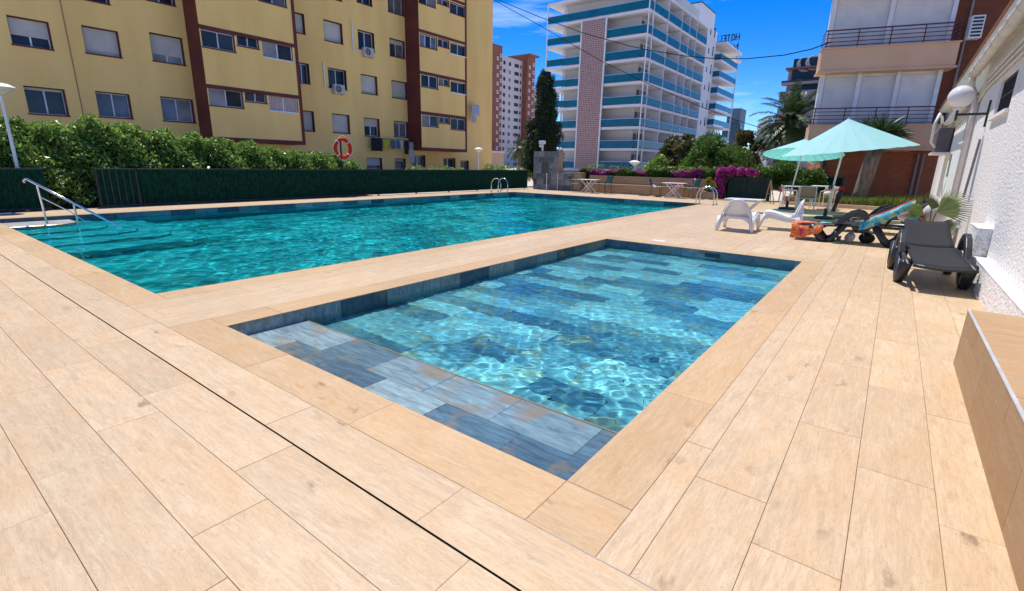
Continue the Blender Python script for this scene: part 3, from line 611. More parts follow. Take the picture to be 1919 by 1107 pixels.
_nt.links.new(_tt.outputs['Object'], _mpp.inputs[0]); _nt.links.new(_mpp.outputs[0], _tx.inputs['Vector']); _nt.links.new(_tx.outputs[0], _b.inputs['Base Color'])
_tx.offset = 0; _tx.inputs['Scale'].default_value = 1; _tx.inputs['Brick Width'].default_value = .26; _tx.inputs['Row Height'].default_value = .26; _tx.inputs['Mortar Size'].default_value = .028; _tx.inputs['Mortar Smooth'].default_value = .3
_tx.inputs['Color1'].default_value = (.20, .085, .075, 1); _tx.inputs['Color2'].default_value = (.30, .15, .13, 1); _tx.inputs['Mortar'].default_value = (.55, .42, .38, 1)
lp = part('lattice_panel', MB().box(-38.3, -34.75, HY-.16, HY-.04, .9, 20.56), _m, HT)
for x in (-38.4, -34.65): part('panel_edge', MB().box(x-.1, x+.1, HY-.22, HY-.04, .9, 20.56), WHITE, lp)
# stair tower, rooftop housing, rear wing
part('stair_tower', MB().box(HX-7, HX-.05, RY+.0, HY+29.4, -.05, 23.9), HW, HT)
for z in np.arange(3, 23, 2.855):
    for ya, h in ((RY+1.3, .8), (RY+3.6, 1.5)): part('stair_window', MB().box(HX-.2, HX-.04, ya, ya+.55, z-.2, z-.2+h), GLASS, HT)
part('roof_housing', MB().box(HX-10.5, HX-4, 97.5, 106, 22, 29.6), HW, HT); part('roof_edge', MB().box(HX-10.6, HX-3.9, 97.4, 106.1, 29.6, 29.75), BLACK, HT)
part('parapet', MB().box(LX+.5, HX-.6, HY+1.4, RY, 23.72, 24.1), HW, HT)
for i in range(6): part('roof_machine', MB().box(HX-3.6, HX-2.5, 80+i*1.7, 81+i*1.7, 24.1, 25.2+.4*(i % 2)), mat('roof machinery', (.20, .20, .21)), HT)
part('chimney', MB().tube([(HX-4, 87, 24), (HX-4, 87, 30)], .35, 10), ALU, HT)
WX0, WX1, WY0, WY1 = HX-6, HX+1.15, 95.4, 106.6
part('wing_wall', MB().box(WX0, HX-1.2, WY0+.01, WY1-3, -.05, 22.2), HW, HT)
for i, z in enumerate((22.3, 19.45, 16.75, 14.1, 11.45, 8.8, 6.15)):
    s = part('wing_slab', MB().box(HX-1.19, WX1+(.5 if i == 0 else 0), WY0, WY1, z-.3, z), HW, HT)
    if i:
        part('balustrade', MB().box(WX1-.04, WX1-.01, WY0+.05, WY1-.05, z+.08, z+.98), BLUE, s); part('balustrade', MB().box(HX-1.1, WX1-.06, WY0+.02, WY0+.05, z+.08, z+.98), BLUE, s)
        part('door', MB().box(HX-1.25, HX-1.14, WY0+1.2, WY0+2.2, z+.01, z+2.1), GLASS, s)
part('post', MB().box(WX1-.2, WX1, WY1-.4, WY1-.2, .5, 22.0), WHITE, HT)
# roof sign, seen from behind
def letters(parent, txt, org, u, h, m, gap=.25):
    """block letters of thin bars standing in the plane (u, z)"""
    S = {'H': [((0, 0), (0, 1)), ((.6, 0), (.6, 1)), ((0, .5), (.6, .5))], 'O': [((.05, .2), (.05, .8)), ((.05, .8), (.3, 1)), ((.3, 1), (.55, .8)), ((.55, .8), (.55, .2)), ((.55, .2), (.3, 0)), ((.3, 0), (.05, .2))], 'T': [((0, 1), (.6, 1)), ((.3, 0), (.3, 1))],
         'E': [((0, 0), (0, 1)), ((0, 1), (.55, 1)), ((0, .5), (.45, .5)), ((0, 0), (.55, 0))], 'L': [((0, 0), (0, 1)), ((0, 0), (.55, 0))], 'N': [((0, 0), (0, 1)), ((0, 1), (.6, 0)), ((.6, 0), (.6, 1))], 'I': [((.3, 0), (.3, 1))]}
    x = 0; org = np.array(org, float); u = np.array(u, float)
    for ch in txt:
        mb = MB()
        for (a, b) in S[ch]: mb.tube([org+u*(x+a[0]*h)+np.array([0, 0, a[1]*h]), org+u*(x+b[0]*h)+np.array([0, 0, b[1]*h])], .12, 4)
        part('letter', mb, m, parent); x += h*(.6+gap)
DKB = mat('dark sign metal', (.012, .02, .05), None, 5, .5)
sy = 112.0
pA, pB = onY(1386.5, 63, sy), onY(1347, 69, sy); hL = pA[2]-onY(1384, 74, sy)[2]; wdt = pA[0]-pB[0]
sg = thing('roof_sign', 'dark roof sign reading HOTEL in reverse above the hotel wing', 'sign', (pA[0]-2, sy, 22.3))
letters(sg, 'HOTEL', (pA[0], sy, pA[2]-hL), (-1, 0, 0), hL, DKB, gap=(wdt/hL-.6)/4-.6)
q = onY(1382, 94, sy); letters(sg, 'N', (q[0], sy, q[2]), (-1, 0, 0), hL*1.15, DKB); q = onY(1366, 86, sy); letters(sg, 'I', (q[0], sy, q[2]), (-1, 0, 0), hL*.5, DKB)
mb = MB(); lowz = 22.35
for xx in np.linspace(pB[0], pA[0], 4): mb.tube([(xx, sy-.2, lowz), (xx, sy-.2, pA[2])], .04, 4)
for zz in (pA[2]-hL-.05, pA[2]+.05): mb.tube([(pB[0]-2.2, sy-.2, zz), (pA[0], sy-.2, zz)], .04, 4)
part('frame', mb, DKB, sg); part('roof_base', MB().box(pB[0]-6, pA[0]+.4, 106.7, sy+2, lowz-.4, lowz), HW, sg)
# ------------------------------------------------------------------ brick and white tower block
TX = -120.; tw = thing('tower_block', 'tall white and brick red tower block beyond the ochre building', 'building', (TX, 160, 0))
ft = Fr((TX, 0, 0), (0, 1, 0), (1, 0, 0)); TB = mat('tower brick', (.30, .105, .065), (.25, .085, .05), .5, .85); TWm = mat('tower white', (.66, .55, .52), (.60, .50, .47), .3, .85)
t5 = lambda x, y: (910+x/4.613, 80+y/4.613)
uL0, uL1, uM1, uR1 = ft.pix(*t5(40, 40))[0]-6, ft.pix(*t5(146, 60))[0], ft.pix(*t5(322, 135))[0], ft.pix(*t5(432, 145))[0]
zT = ft.pix(*t5(146, 108))[1]; zc = ft.pix(*t5(100, 50))[1]
NC = 2.4; uCA = onX(*t5(146, 60), TX+NC)[1]; uCB0, uCB1 = onX(*t5(365, 130), TX+NC)[1], onX(*t5(430, 145), TX+NC)[1]; uL0 = uCA-9; uL1 = uCA; uM1 = uCB0; uR1 = uCB1+1.2
part('white_wall', ft.box(MB(), uL1, uM1, -.05, zT, -14, 0), TWm, tw)
cA = part('brick_column', ft.box(MB(), uL0, uL1-.02, -.05, zc, -12, NC), TB, tw); part('cap', ft.box(MB(), uL0-.2, uL1+.5, zc, zc+.6, -12.2, 2.1), TB, cA)
cB = part('brick_column', ft.box(MB(), uM1+.02, uR1-1.2, -.05, zc, -12, NC), TB, tw); part('cap', ft.box(MB(), uM1-.6, uR1-.5, zc, zc+.6, -12.2, 3.8), TB, cB)
part('rear_slab', ft.box(MB(), uR1-1.1, uR1+9, -.05, zT-8, -16, -2), TWm, tw)
n_f = 15
for i in range(n_f):
    z = zT-3.0-i*2.72
    for k, (s, w, mm) in enumerate(((.04, .07, GLASS), (.24, .08, GLASS), (.45, .08, GLASSW if i % 3 else GLASS), (.68, .17, GLASS), (.91, .05, GLASS))):
        u = uL1+(uM1-uL1)*s; mb = ft.box(MB(), u, u+(uM1-uL1)*w, z+.2, z+1.4, .0, .06); part('window', mb, mm, tw)
    for cpart, ua, un, nn in ((cA, uL1-3.6, uL1, NC), (cB, uM1, uR1-1.2, NC)):
        for s in (.3, .8):
            u = ua+(un-ua)*s; zz = z+.3+(1.2 if s > .5 else 0)
            wf = part('window', ft.box(MB(), u-.5, u+.5, zz, zz+1.1, nn, nn+.08), WHITE, tw); part('pane', ft.box(MB(), u-.28, u+.28, zz+.25, zz+.85, nn+.05, nn+.1), TB, wf)
# ------------------------------------------------------------------ low pink building below the tower
p = onX(945, 300, -60); lb = thing('low_building', 'low pink rendered building below the tower block', 'building', (-60, p[1], 0))
q0, q1 = onX(915, 300, -60), onX(944, 287, -60)
part('wall', MB().box(-70, -60, q0[1], q1[1], -.05, q1[2]), mat('pink render', (.55, .36, .26)), lb); part('roof', MB().box(-70.2, -59.8, q0[1]-.3, q1[1]+.3, q1[2], q1[2]+.35), TWm, lb)
# ------------------------------------------------------------------ grey apartment building and white block behind the palm
fg = Fr((0, 70, 0), (1, 0, 0), (0, -1, 0)); b6 = lambda x, y: (1380+x/4.614, 90+y/4.614)
GB = mat('grey violet render', (.30, .27, .29), (.26, .24, .26), .3, .85)
gb = thing('grey_apartment_building', 'grey apartment building with satellite dishes behind the date palm', 'building', (fg.pix(*b6(560, 300))[0], 70, 0))
uA = fg.pix(*b6(445, 170))[0]; uB = uA+16; zt = fg.pix(*b6(445, 170))[1]; zf = [fg.pix(*b6(430, 300))[1], fg.pix(*b6(400, 450))[1]]
dz = zf[0]-zf[1]
part('wall', MB().box(uA, uB, 70.9, 84, -.05, zt-.2), GB, gb); part('roof', MB().box(uA-.2, uB, 69.9, 84, zt-.2, zt), mat('brick roof edge', (.17, .085, .075)), gb)
part('roof_room', MB().box(uA+3.5, uB, 72, 80, zt, zt+2), GB, gb)
for k in range(5):
    z = zf[0]-k*dz; s = part('balcony', MB().box(uA-.4, uB, 69.7, 70.9, z-.25, z), GB, gb)
    part('parapet', MB().box(uA-.4, uB, 69.68, 69.76, z, z+(.95 if k else .2)), GB if k else BLACK, s)
    if k:
        for m_ in range(3): part('window', MB().box(uA+1.0+m_*4.6, uA+4.0+m_*4.6, 70.83, 70.92, z+1.0, z+2.5), GLASSW if m_ else GLASS, s)
w = part('sunroom', MB().box(uA+.4, uA+3.4, 70.8, 70.93, zf[0]+.2, zf[0]+2.7), GLASS, gb)
w = part('sunroom', MB().box(uA+4, uA+12, 70.8, 70.93, zf[0]+.3, zf[0]+1.9), GLASS, gb); part('awning_box', MB().box(uA+3.9, uA+12, 69.9, 70.8, zf[0]+2.0, zf[0]+2.25), WHITE, gb)
for x, y, wh_ in ((577, 135, 'satellite dish nearer the outer corner of the grey roof'), (655, 120, 'satellite dish nearer the peach balconies on the grey roof')):
    u, z = fg.pix(*b6(x, y)); t = thing('satellite_dish', wh_, 'satellite dish', (u, 71, zt), 0, 'satellite dishes on the grey roof')
    mb = MB(); mb.lathe([(.0, 0), (.45, .05), (.8, .17), (.86, .22)], n=20); mb.xf(Matrix.Translation((0, 0, z-zt)) @ Matrix.Rotation(R_(75), 4, 'X') @ Matrix.Rotation(R_(20), 4, 'Y')); part('dish', mb, mat('dish paint', (.62, .60, .55)), t, local=True, solid=.04, smooth=True)
    part('mast', MB().tube([(0, .2, 0), (0, .1, z-zt)], .05, 6), ALU, t, local=True)
fw_ = Fr((0, 58, 0), (1, 0, 0), (0, -1, 0)); uA, zt = fw_.pix(*b6(185, 650)); uC = fw_.pix(*b6(310, 650))[0]
wb = thing('white_block', 'plain white apartment end wall left of the date palm trunk', 'building', (uA, 58, 0))
part('end_wall', MB().box(uA, uC, 58, 66, -.05, zt), HW, wb)
part('front_wall', MB().box(uC, uC+14, 58.9, 66, -.05, zt+.6), mat('pale pink render', (.50, .40, .38)), wb)
for k in range(5):
    z = .9+k*2.6
    if z > zt: break
    s = part('balcony', MB().box(uC, uC+14, 57.8, 58.9, z-.2, z), HW, wb); part('parapet', MB().box(uC, uC+3.2, 57.78, 57.84, z, z+.8), HW, s); part('window', MB().box(uC+.5, uC+2.6, 58.85, 58.95, z+.4, z+2.1), GLASS, s)
p = onY(1373, 203, 150); dk = thing('distant_tower', 'dark blue distant tower right of the hotel', 'building', (p[0], 150, 0))
part('shaft', MB().box(p[0]-1.2, p[0]+2.2, 150, 156, -.05, p[2]), mat('far blue grey', (.10, .15, .20)), dk); q = onY(1378, 250, 149); part('lower_block', MB().box(p[0]-1.6, p[0]+3.0, 148.5, 149.9, -.05, onY(1375, 232, 149)[2]), mat('dark glass tower', (.02, .05, .08), None, 3, .2), dk)
# ------------------------------------------------------------------ brick apartment house with peach balconies
AN = R_(14.5); dv = np.array([math.cos(AN), math.sin(AN), 0]); nv = np.array([math.sin(AN), -math.cos(AN), 0])
fB = Fr((-2, 27, 0), dv, nv); b5 = lambda x, y: (1380+x/3.56, y/3.56)
PEACH = mat('peach render', (.76, .47, .27), (.68, .41, .235), .6, .85, bump=.1, bscale=40)
def brick_mat(name='red brick', k=1.0):
    m, nt, b = _new(name); N = nt.nodes.new; L = nt.links.new
    tc = N('ShaderNodeTexCoord'); mp = N('ShaderNodeMapping'); mp.inputs['Rotation'].default_value = (math.pi/2, 0, 0); L(tc.outputs['Object'], mp.inputs[0])
    tx = N('ShaderNodeTexBrick'); L(mp.outputs[0], tx.inputs['Vector']); tx.inputs['Scale'].default_value = 1; tx.inputs['Brick Width'].default_value = .25; tx.inputs['Row Height'].default_value = .065; tx.inputs['Mortar Size'].default_value = .006
    tx.inputs['Color1'].default_value = (.46*k, .125*k, .038*k, 1); tx.inputs['Color2'].default_value = (.36*k, .09*k, .03*k, 1); tx.inputs['Mortar'].default_value = (.22*k, .13*k, .09*k, 1)
    L(tx.outputs[0], b.inputs['Base Color']); b.inputs['Roughness'].default_value = .85
    bp = N('ShaderNodeBump'); bp.inputs['Strength'].default_value = .4; bp.inputs['Distance'].default_value = .01; L(tx.outputs['Fac'], bp.inputs['Height']); bp.invert = True; L(bp.outputs[0], b.inputs['Normal']); return m
BRICK = brick_mat()
bh = thing('brick_apartment_house', 'red brick apartment house with peach balconies and white roller shutters', 'building', (-2, 27, 0), AN)
def lp_(name, mb, m, parent, **k):
    """world-built mesh under the turned house"""
    inv = (Matrix.Translation((-2, 27, 0)) @ Matrix.Rotation(AN, 4, 'Z')).inverted(); mb.xf(inv); return part(name, mb, m, parent, local=True, **k)
uL, uR = fB.pix(*b5(575, 335))[0], fB.pix(*b5(1495, 280))[0]
z1t, z1b = fB.pix(*b5(1000, 307))[1], fB.pix(*b5(1000, 455))[1]; z2t, z2b = fB.pix(*b5(900, 838))[1], fB.pix(*b5(1300, 990))[1]
dzs = z1t-z2t
for zt_, zb_ in ((z1t+dzs, z1b+dzs), (z1t, z1b), (z2t, z2b)):
    s = lp_('balcony', fB.box(MB(), uL, uR, zb_, zt_, -1.0, 0), PEACH, bh); lp_('balcony_lip', fB.box(MB(), uL-.05, uR+.06, zb_-.08, zb_-.003, -1.0, .06), PEACH, s); lp_('balcony_lip', fB.box(MB(), uL-.04, uR+.05, zt_+.003, zt_+.05, -.3, .05), PEACH, s)
    mb = MB(); RAIL = mat('maroon rail', (.10, .018, .02), (.07, .015, .016), 5, .5)
    for k in range(4): z = zt_+.12+k*.155; fB.box(mb, uL+.08, uR-.05, z, z+.028, -.07, -.04)
    fB.box(mb, uL+.02, uR, zt_+.72, zt_+.765, -.09, -.03)
    for u in np.linspace(uL+.1, uR-.08, 5): fB.box(mb, u, u+.035, zt_+.05, zt_+.72, -.08, -.045)
    for k in range(5): z = zt_+.12+k*.155; fB.box(mb, uL+.05, uL+.08, z, z+.028, -1.2, -.07); fB.box(mb, uR-.08, uR-.05, z, z+.028, -1.2, -.07)
    lp_('railing', mb, RAIL, s)
for (zl, zh, n_, off) in ((z2t, z1b-.08, 3, 0), (z1t, z1b+dzs-.08, 2, 1)):
    us, ue = uL+.18, uR-.18
    lp_('glazing_wall', fB.box(MB(), us, ue, zl+.002, zh, -1.0, -.62), WHITE, bh)
    w_ = (ue-us-.16)/n_
    for k in range(n_):
        a, b = us+.2+k*w_, us+.2+(k+1)*w_-.16
        w = lp_('window', fB.box(MB(), a-.05, b+.05, zl+.12, zh-.1, -.62, -.59), SHUTTERW, bh); lp_('shutter', slats(fB, a, b, zl+.14, zh-.12, -.585, .06), SHUTTERW, w)
    for k in range(n_+1): u = us+.04+k*w_; lp_('pillar', fB.box(MB(), u-.06, u+.10, zl+.002, zh, -.62, -.48), WHITE, bh)
lp_('brick_wall', fB.box(MB(), uL+1.0, uR+12, -.05, z2b-.09, -6, -1.1), BRICK, bh)
lp_('brick_wall', fB.box(MB(), uR-.6, uR+12, z2b-.089, z1t+2*dzs, -6, -1.2), brick_mat('shaded red brick', .45), bh)  # darkened copy of the same brick, its shade put into the colour
lp_('rear_wall', fB.box(MB(), uL+1.3, uR-.601, z2b-.089, z1t+2*dzs, -5, -1.001), WHITE, bh)
lp_('lattice_screen', fB.box(MB(), uL+.9, uL+1.0, .2, z2b-.1, -1.6, -.9), BLACK, bh)
lp_('wall_pipe', MB().tube([fB.P(uR-.25, z2b-.2, -1.0), fB.P(uR-.25, .1, -1.0)], .045, 8), mat('grey pipe', (.30, .28, .27)), bh)
lp_('wall_pipe', MB().tube([fB.P(uR-.05, z2b-.2, -1.0), fB.P(uR-.05, .1, -1.0)], .045, 8), mat('grey pipe', (.30, .28, .27)), bh)
lp_('wall_pipe', MB().tube([fB.P(uR+.45, z1t+2*dzs, -1.1), fB.P(uR+.45, z2b, -1.1)], .04, 8), mat('grey pipe', (.30, .28, .27)), bh)
q = fB.pix(*b5(1510, 262)); t = thing('window_air_conditioner', 'white slatted air conditioner box at the end of the upper peach balcony', 'air conditioner', fB.P(q[0]+.1, z1t+.08, -.15), AN)
part('casing', MB().box(0, .42, -.3, .05, 0, .82), WHITE, t, bevel=.015, local=True)
mb = MB()
for k in range(6): mb.box(.05, .37, -.318, -.302, .06+k*.125, .13+k*.125)
part('louvre', mb, BLACK, t, local=True)
# ================================================================== WHITE HOUSE ON THE RIGHT, PLANTER
XW, XP = 1.1, .985
ROUGH = mat('white roughcast', (.93, .90, .84), (.62, .59, .55), 26, .95, bump=.9, bscale=30, detail=5, lo=.36, hi=.50)
SMOOTHW = mat('smooth white render', (.88, .87, .83), (.80, .78, .74), 3, .9, bump=.15, bscale=40)
wh = thing('white_house', 'low white roughcast house wall with gutter beside the loungers', 'house', (XW, 12, 0))
fW = Fr((XW, 0, 0), (0, 1, 0), (-1, 0, 0)); ew = 24.6
hsW = [(10.2, 11.75, 2.3, 2.86), (14.7, 16.4, 2.12, 2.72)]
part('wall', fW.holes(MB(), 2.0, ew, -.03, 3.5, hsW).quad((XW, ew, -.03), (XW+6, ew, -.03), (XW+6, ew, 3.5), (XW, ew, 3.5)).quad((XW, 2, -.03), (XW, 2, 3.5), (XW+6, 2, 3.5), (XW+6, 2, -.03)), ROUGH, wh)
part('plinth', MB().box(XP, XW-.002, 4.4, 8.75, -.03, .335), ROUGH, wh); part('plinth_top', MB().box(XP-.004, XW-.001, 4.4, 8.75, .336, .35), SMOOTHW, wh)
part('plinth', MB().box(XP-.03, XW-.002, 8.76, 9.6, -.03, .70), ROUGH, wh); part('plinth_top', MB().box(XP-.034, XW-.001, 8.755, 9.605, .701, .715), SMOOTHW, wh)
for r in hsW:
    w = part('window', fW.box(MB(), r[0], r[1], r[2], r[3], -.22, -.2), mat('dark room', (.012, .012, .014)), wh)
    mb = MB()
    for k in range(int((r[1]-r[0])/.11)): u = r[0]+.06+k*.11; fW.box(mb, u, u+.014, r[2], r[3], -.05, -.03)
    for z in (r[2]+.04, (r[2]+r[3])/2, r[3]-.05): fW.box(mb, r[0], r[1], z, z+.02, -.052, -.03)
    part('security_bars', mb, BLACK, w); part('reveal', fW.box(fW.box(fW.box(MB(), r[0]-.02, r[0], r[2], r[3], -.2, .003), r[1], r[1]+.02, r[2], r[3], -.2, .003), r[0], r[1], r[3], r[3]+.02, -.2, .003), SMOOTHW, w); part('sill', fW.box(MB(), r[0]-.06, r[1]+.06, r[2]-.05, r[2], -.2, .05), SMOOTHW, w)
part('eaves_soffit', MB().box(.82, XW+6, 2.0, ew, 3.5, 3.58), SMOOTHW, wh)
rf = part('roof', MB().prism([(.78, 3.585), (7, 5.2), (7, 5.1), (.78, 3.582)], 2.0, ew, 1), mat('clay roof tile', (.42, .20, .11), (.33, .15, .08), 6, .8), wh)
GUT = mat('cream gutter', (.72, .66, .58), (.62, .56, .49), 3, .5)
gx, gz = .88, 3.40
part('gutter', MB().tube([(gx, y, gz-.006*(y-4)) for y in np.linspace(2.5, 14.2, 12)], .085, 14), GUT, wh, smooth=True)
for y in np.arange(3.2, 14.2, .72): part('gutter_clip', MB().tube([(gx, y-.018, gz-.006*(y-4)), (gx, y+.018, gz-.006*(y-4))], .094, 14), GUT, wh, smooth=True)
part('downpipe', MB().tube([(gx, 14.25, gz-.07), (gx+.0, 14.25, gz-.2), (gx+.02, 14.3, 3.1), (XW-.10, 14.45, 2.93), (XW-.065, 14.4, 2.75), (XW-.065, 14.2, .1)], .058, 12), GUT, wh, smooth=True)
part('gutter', MB().tube([(gx+.02, y, gz-.62) for y in (14.9, 20, 24.5)], .075, 12), GUT, wh, smooth=True)
for k, (x, z) in enumerate(((XW-.04, 3.22), (XW-.035, 3.12), (XW-.03, 3.03))): part('cable_run', MB().tube([(x, 2.5, z), (x, 13.6, z-.06), (x, 14.6, z-.25), (x, 24, z-.42)], .032-.004*k, 8), GUT, wh, smooth=True)
part('conduit', MB().tube([(XW-.02, 12.55, 2.0), (XW-.02, 12.9, .95)], .018, 6), mat('grey pipe', (.30, .28, .27)), wh)
part('conduit', MB().tube([(XW-.02, 18.4, 1.9), (XW-.02, 18.2, 1.3)], .02, 6), mat('grey pipe', (.30, .28, .27)), wh)
# wall AC box with a bent white hose
t = thing('wall_air_conditioner', 'grey air conditioner high on the far end of the white wall', 'air conditioner', (XW, 20.5, 1.98))
part('casing', MB().box(-.36, -.03, -.9, .6, 0, .68), mat('grey casing', (.13, .11, .12)), t, bevel=.02, local=True); part('tray', MB().box(-.42, 0, -1.0, .7, -.06, -.004), WHITE, t, local=True)
part('hose', MB().tube([(-.3, -.7, .72), (-.36, -1.1, .95), (-.45, -1.7, 1.0), (-.52, -1.9, .7), (-.5, -1.6, .25), (-.37, -.93, .15)], .035, 8), WHITE, t, local=True, smooth=True)
# globe lamp
t = thing('wall_lamp', 'white globe lamp on a black bracket on the white wall', 'lamp', (XW, 12.47, 2.3))
part('bracket', MB().box(-.03, -.004, -.025, .025, -.1, .35).box(-.43, -.03, -.02, .02, .105, .145).box(-.45, -.415, -.022, .022, .02, .2), BLACK, t, bevel=.004, local=True)
part('collar', MB().lathe([(.0, .2), (.07, .2), (.075, .24), (.06, .26)], (-.43, 0, 0), 16), WHITE, t, local=True, smooth=True)
pts = [(.19*math.sin(a), .43-.19*math.cos(a)) for a in np.linspace(.3, math.pi, 14)]
part('globe', MB().lathe(pts, (-.43, 0, 0), 24), mat('opal globe', (.82, .80, .76), (.78, .76, .72), 3, .18), t, local=True, smooth=True)
# tiled planter
PX, PY, PZ = .585, 4.82, .43
pt = thing('tiled_planter', 'raised block clad in oak-look tiles with metal edge beside the white wall', 'planter', (PX, PY, 0))
part('core', MB().box(PX+.012, XP+1.2, -1.3, PY-.012, -.03, PZ-.012), GROUT, pt)
ys = [PY, 4.2, 3.0, 1.8, .6, -.6, -1.3]
def ptile(x0, x1, y0, y1, z0, z1):
    sx, sy, sz = x1-x0, y1-y0, z1-z0; mb = MB().box(-sx/2, sx/2, -sy/2, sy/2, -sz/2, sz/2)
    if sx < .02: mb = MB().box(-sy/2, sy/2, -sz/2, sz/2, -sx/2, sx/2); M = Matrix(((0, 0, 1, 0), (1, 0, 0, 0), (0, 1, 0, 0), (0, 0, 0, 1)))
    else: M = Matrix.Identity(4)
    me = bpy.data.meshes.new('clad_tile'); me.from_pydata(mb.v, [], mb.f); me.materials.append(PLANK2); o = bpy.data.objects.new('clad_tile', me); link(o, pt)
    o.matrix_local = Matrix.Translation(((x0+x1)/2-PX, (y0+y1)/2-PY, (z0+z1)/2)) @ M
PLANK2 = plank_mat('oak porcelain cladding', (.47, .30, .155), (.36, .225, .115), (.15, .09, .05))
for i in range(len(ys)-1):
    o_ = .45 if i else 0
    ptile(PX, PX+.011, ys[i+1]+.002, ys[i]-.002, .29, PZ-.004); 
for a, b in ((PY, 3.75), (3.75, 2.55), (2.55, 1.35), (1.35, .15), (.15, -1.3)): ptile(PX, PX+.011, b+.002, a-.002, .0, .287)
for i in range(len(ys)-1):
    ptile(PX+.012, PX+.31, ys[i+1]+.002, ys[i]-.002, PZ-.011, PZ); ptile(PX+.313, PX+.61, ys[i+1]+.302 if i < 5 else -1.3, min(PY-.002, ys[i]+.298), PZ-.011, PZ)
    ptile(PX+.613, XP+1.2, ys[i+1]+.002, ys[i]-.002, PZ-.011, PZ)
part('edge_trim', MB().box(PX-.004, PX+.0115, -1.3, PY+.002, PZ-.0035, PZ+.004), ALU, pt)
# ================================================================== FENCES, SHOWER, BENCH
def turf_mat():
    m = mat('green fence matting', (.012, .062, .034), (.005, .026, .014), 22, .9, bump=.8, bscale=120, stretch=(1, 1, .3)); return m
TURF = turf_mat(); TURF.node_tree.nodes['Principled BSDF'].inputs['Specular IOR Level'].default_value = .05; BARG = mat('grey painted bar', (.07, .075, .075)); FENX = -17.25; FH = 1.05
def fence_panel(label, y0, y1, posts, bars=None, x=FENX, group=None):
    t = thing('fence', label, 'fence', (x, (y0+y1)/2, 0), 0, group)
    part('matting', MB().box(x-.012, x+.012, y0+.02, y1-.02, .06, FH-.03), TURF, t)
    part('rail', MB().box(x-.02, x+.03, y0, y1, FH-.04, FH), BLACK, t, bevel=.004); part('rail', MB().box(x-.02, x+.03, y0, y1, .03, .065), BLACK, t, bevel=.004)
    for y in posts: part('post', MB().box(x-.07, x-.021, y-.025, y+.025, -.03, FH+.006) if not bars else MB().box(x-.025, x+.035, y-.025, y+.025, -.03, FH+.006), BLACK, t)
    for y in (bars or []): part('bar', MB().box(x+.016, x+.028, y-.008, y+.008, .065, FH-.04), BARG, t)
    return t
fence_panel('green matted fence panel beside the pool handrail', -1.2, 3.05, (-.9, .5, 1.8, 3.02))
fence_panel('green matted gate leaf with dark bars standing beside the hedge gap', 4.05, 5.0, (4.07, 4.98), [4.07+.152*k for k in range(1, 6)], x=FENX+.03)
fence_panel('long green matted fence in front of the ochre block', 5.03, 24.2, list(np.arange(5.06, 24.2, 2.1)))
f2 = thing('fence', 'dark slatted fence under the bougainvillea and bush', 'fence', (-5.2, 24.3, 0))
DG = mat('dark green slat', (.012, .035, .022), (.007, .02, .014), 6, .8, rnd=.3)
for k, x in enumerate(np.arange(-6.05, -4.35, .105)): part('slat', MB().box(x, x+.092, 24.28, 24.30, .03, 1.03+.006*(k % 3)), DG, f2)
part('rail', MB().box(-6.05, -4.35, 24.305, 24.33, .85, .9), BLACK, f2); part('backing', MB().box(-6.05, -4.35, 24.335, 24.345, .03, 1.0), TURF, f2)
f3 = thing('fence', 'dark fence behind the garden chairs next to the brick wall', 'fence', (-2.6, 25.6, 0))
part('panel', MB().box(-3.4, -1.75, 25.6, 25.64, .05, 1.1), TURF, f3); part('rail', MB().box(-3.4, -1.73, 25.57, 25.67, 1.1, 1.16), BLACK, f3)
for x in (-3.38, -2.55, -1.78): part('post', MB().box(x-.03, x+.03, 25.57, 25.6, -.03, 1.1), BLACK, f3)
# shower block: tall slab and low return clad in slate
sh = thing('shower_wall', 'slate-tiled poolside shower wall with a low return', 'shower', (-15.8, 24.2, 0))
OAKT = mat('oak tile edge', (.46, .31, .18), (.38, .25, .14), 4, .7)
part('core', MB().box(-16.72, -15.02, 24.02, 24.45, -.03, 2.1), OAKT, sh); part('low_core', MB().box(-15.01, -14.1, 24.02, 24.45, -.03, 1.0), OAKT, sh); part('low_end', MB().box(-14.09, -13.62, 24.10, 24.6, -.03, 1.0), OAKT, sh)
SLS = mat('shower slate', (.25, .26, .245), (.10, .11, .11), 7, .55, rnd=.55, lo=.3, hi=.75)
def clad(parent, x0, x1, z0, z1, y, L=.5, Hh=.3):
    z = z0; j = 0
    while z < z1-.02:
        ze = min(z+Hh, z1); t_ = x0-random.choice((0, .17, .33))
        while t_ < x1-.02:
            s, e = max(t_, x0), min(t_+L, x1)
            if e-s > .03:
                mb = MB().box(-(e-s)/2+.002, (e-s)/2-.002, -.009, .009, -(ze-z)/2+.002, (ze-z)/2-.002); me = bpy.data.meshes.new('slate_tile'); me.from_pydata(mb.v, [], mb.f); me.materials.append(SLS)
                o = bpy.data.objects.new('slate_tile', me); link(o, parent); o.location = np.array([(s+e)/2, y-.010, (z+ze)/2])-np.array(parent.location)
            t_ += L
        z = ze
clad(sh, -16.66, -15.06, .0, 2.08, 24.018); clad(sh, -15.0, -14.12, 0, .98, 24.018)
for x in (-16.1, -15.55): part('shower_head', MB().tube([(x, 24.0, 2.0), (x, 23.86, 2.02), (x, 23.8, 1.97)], [.012, .012, .03], 8), STEEL, sh, smooth=True)
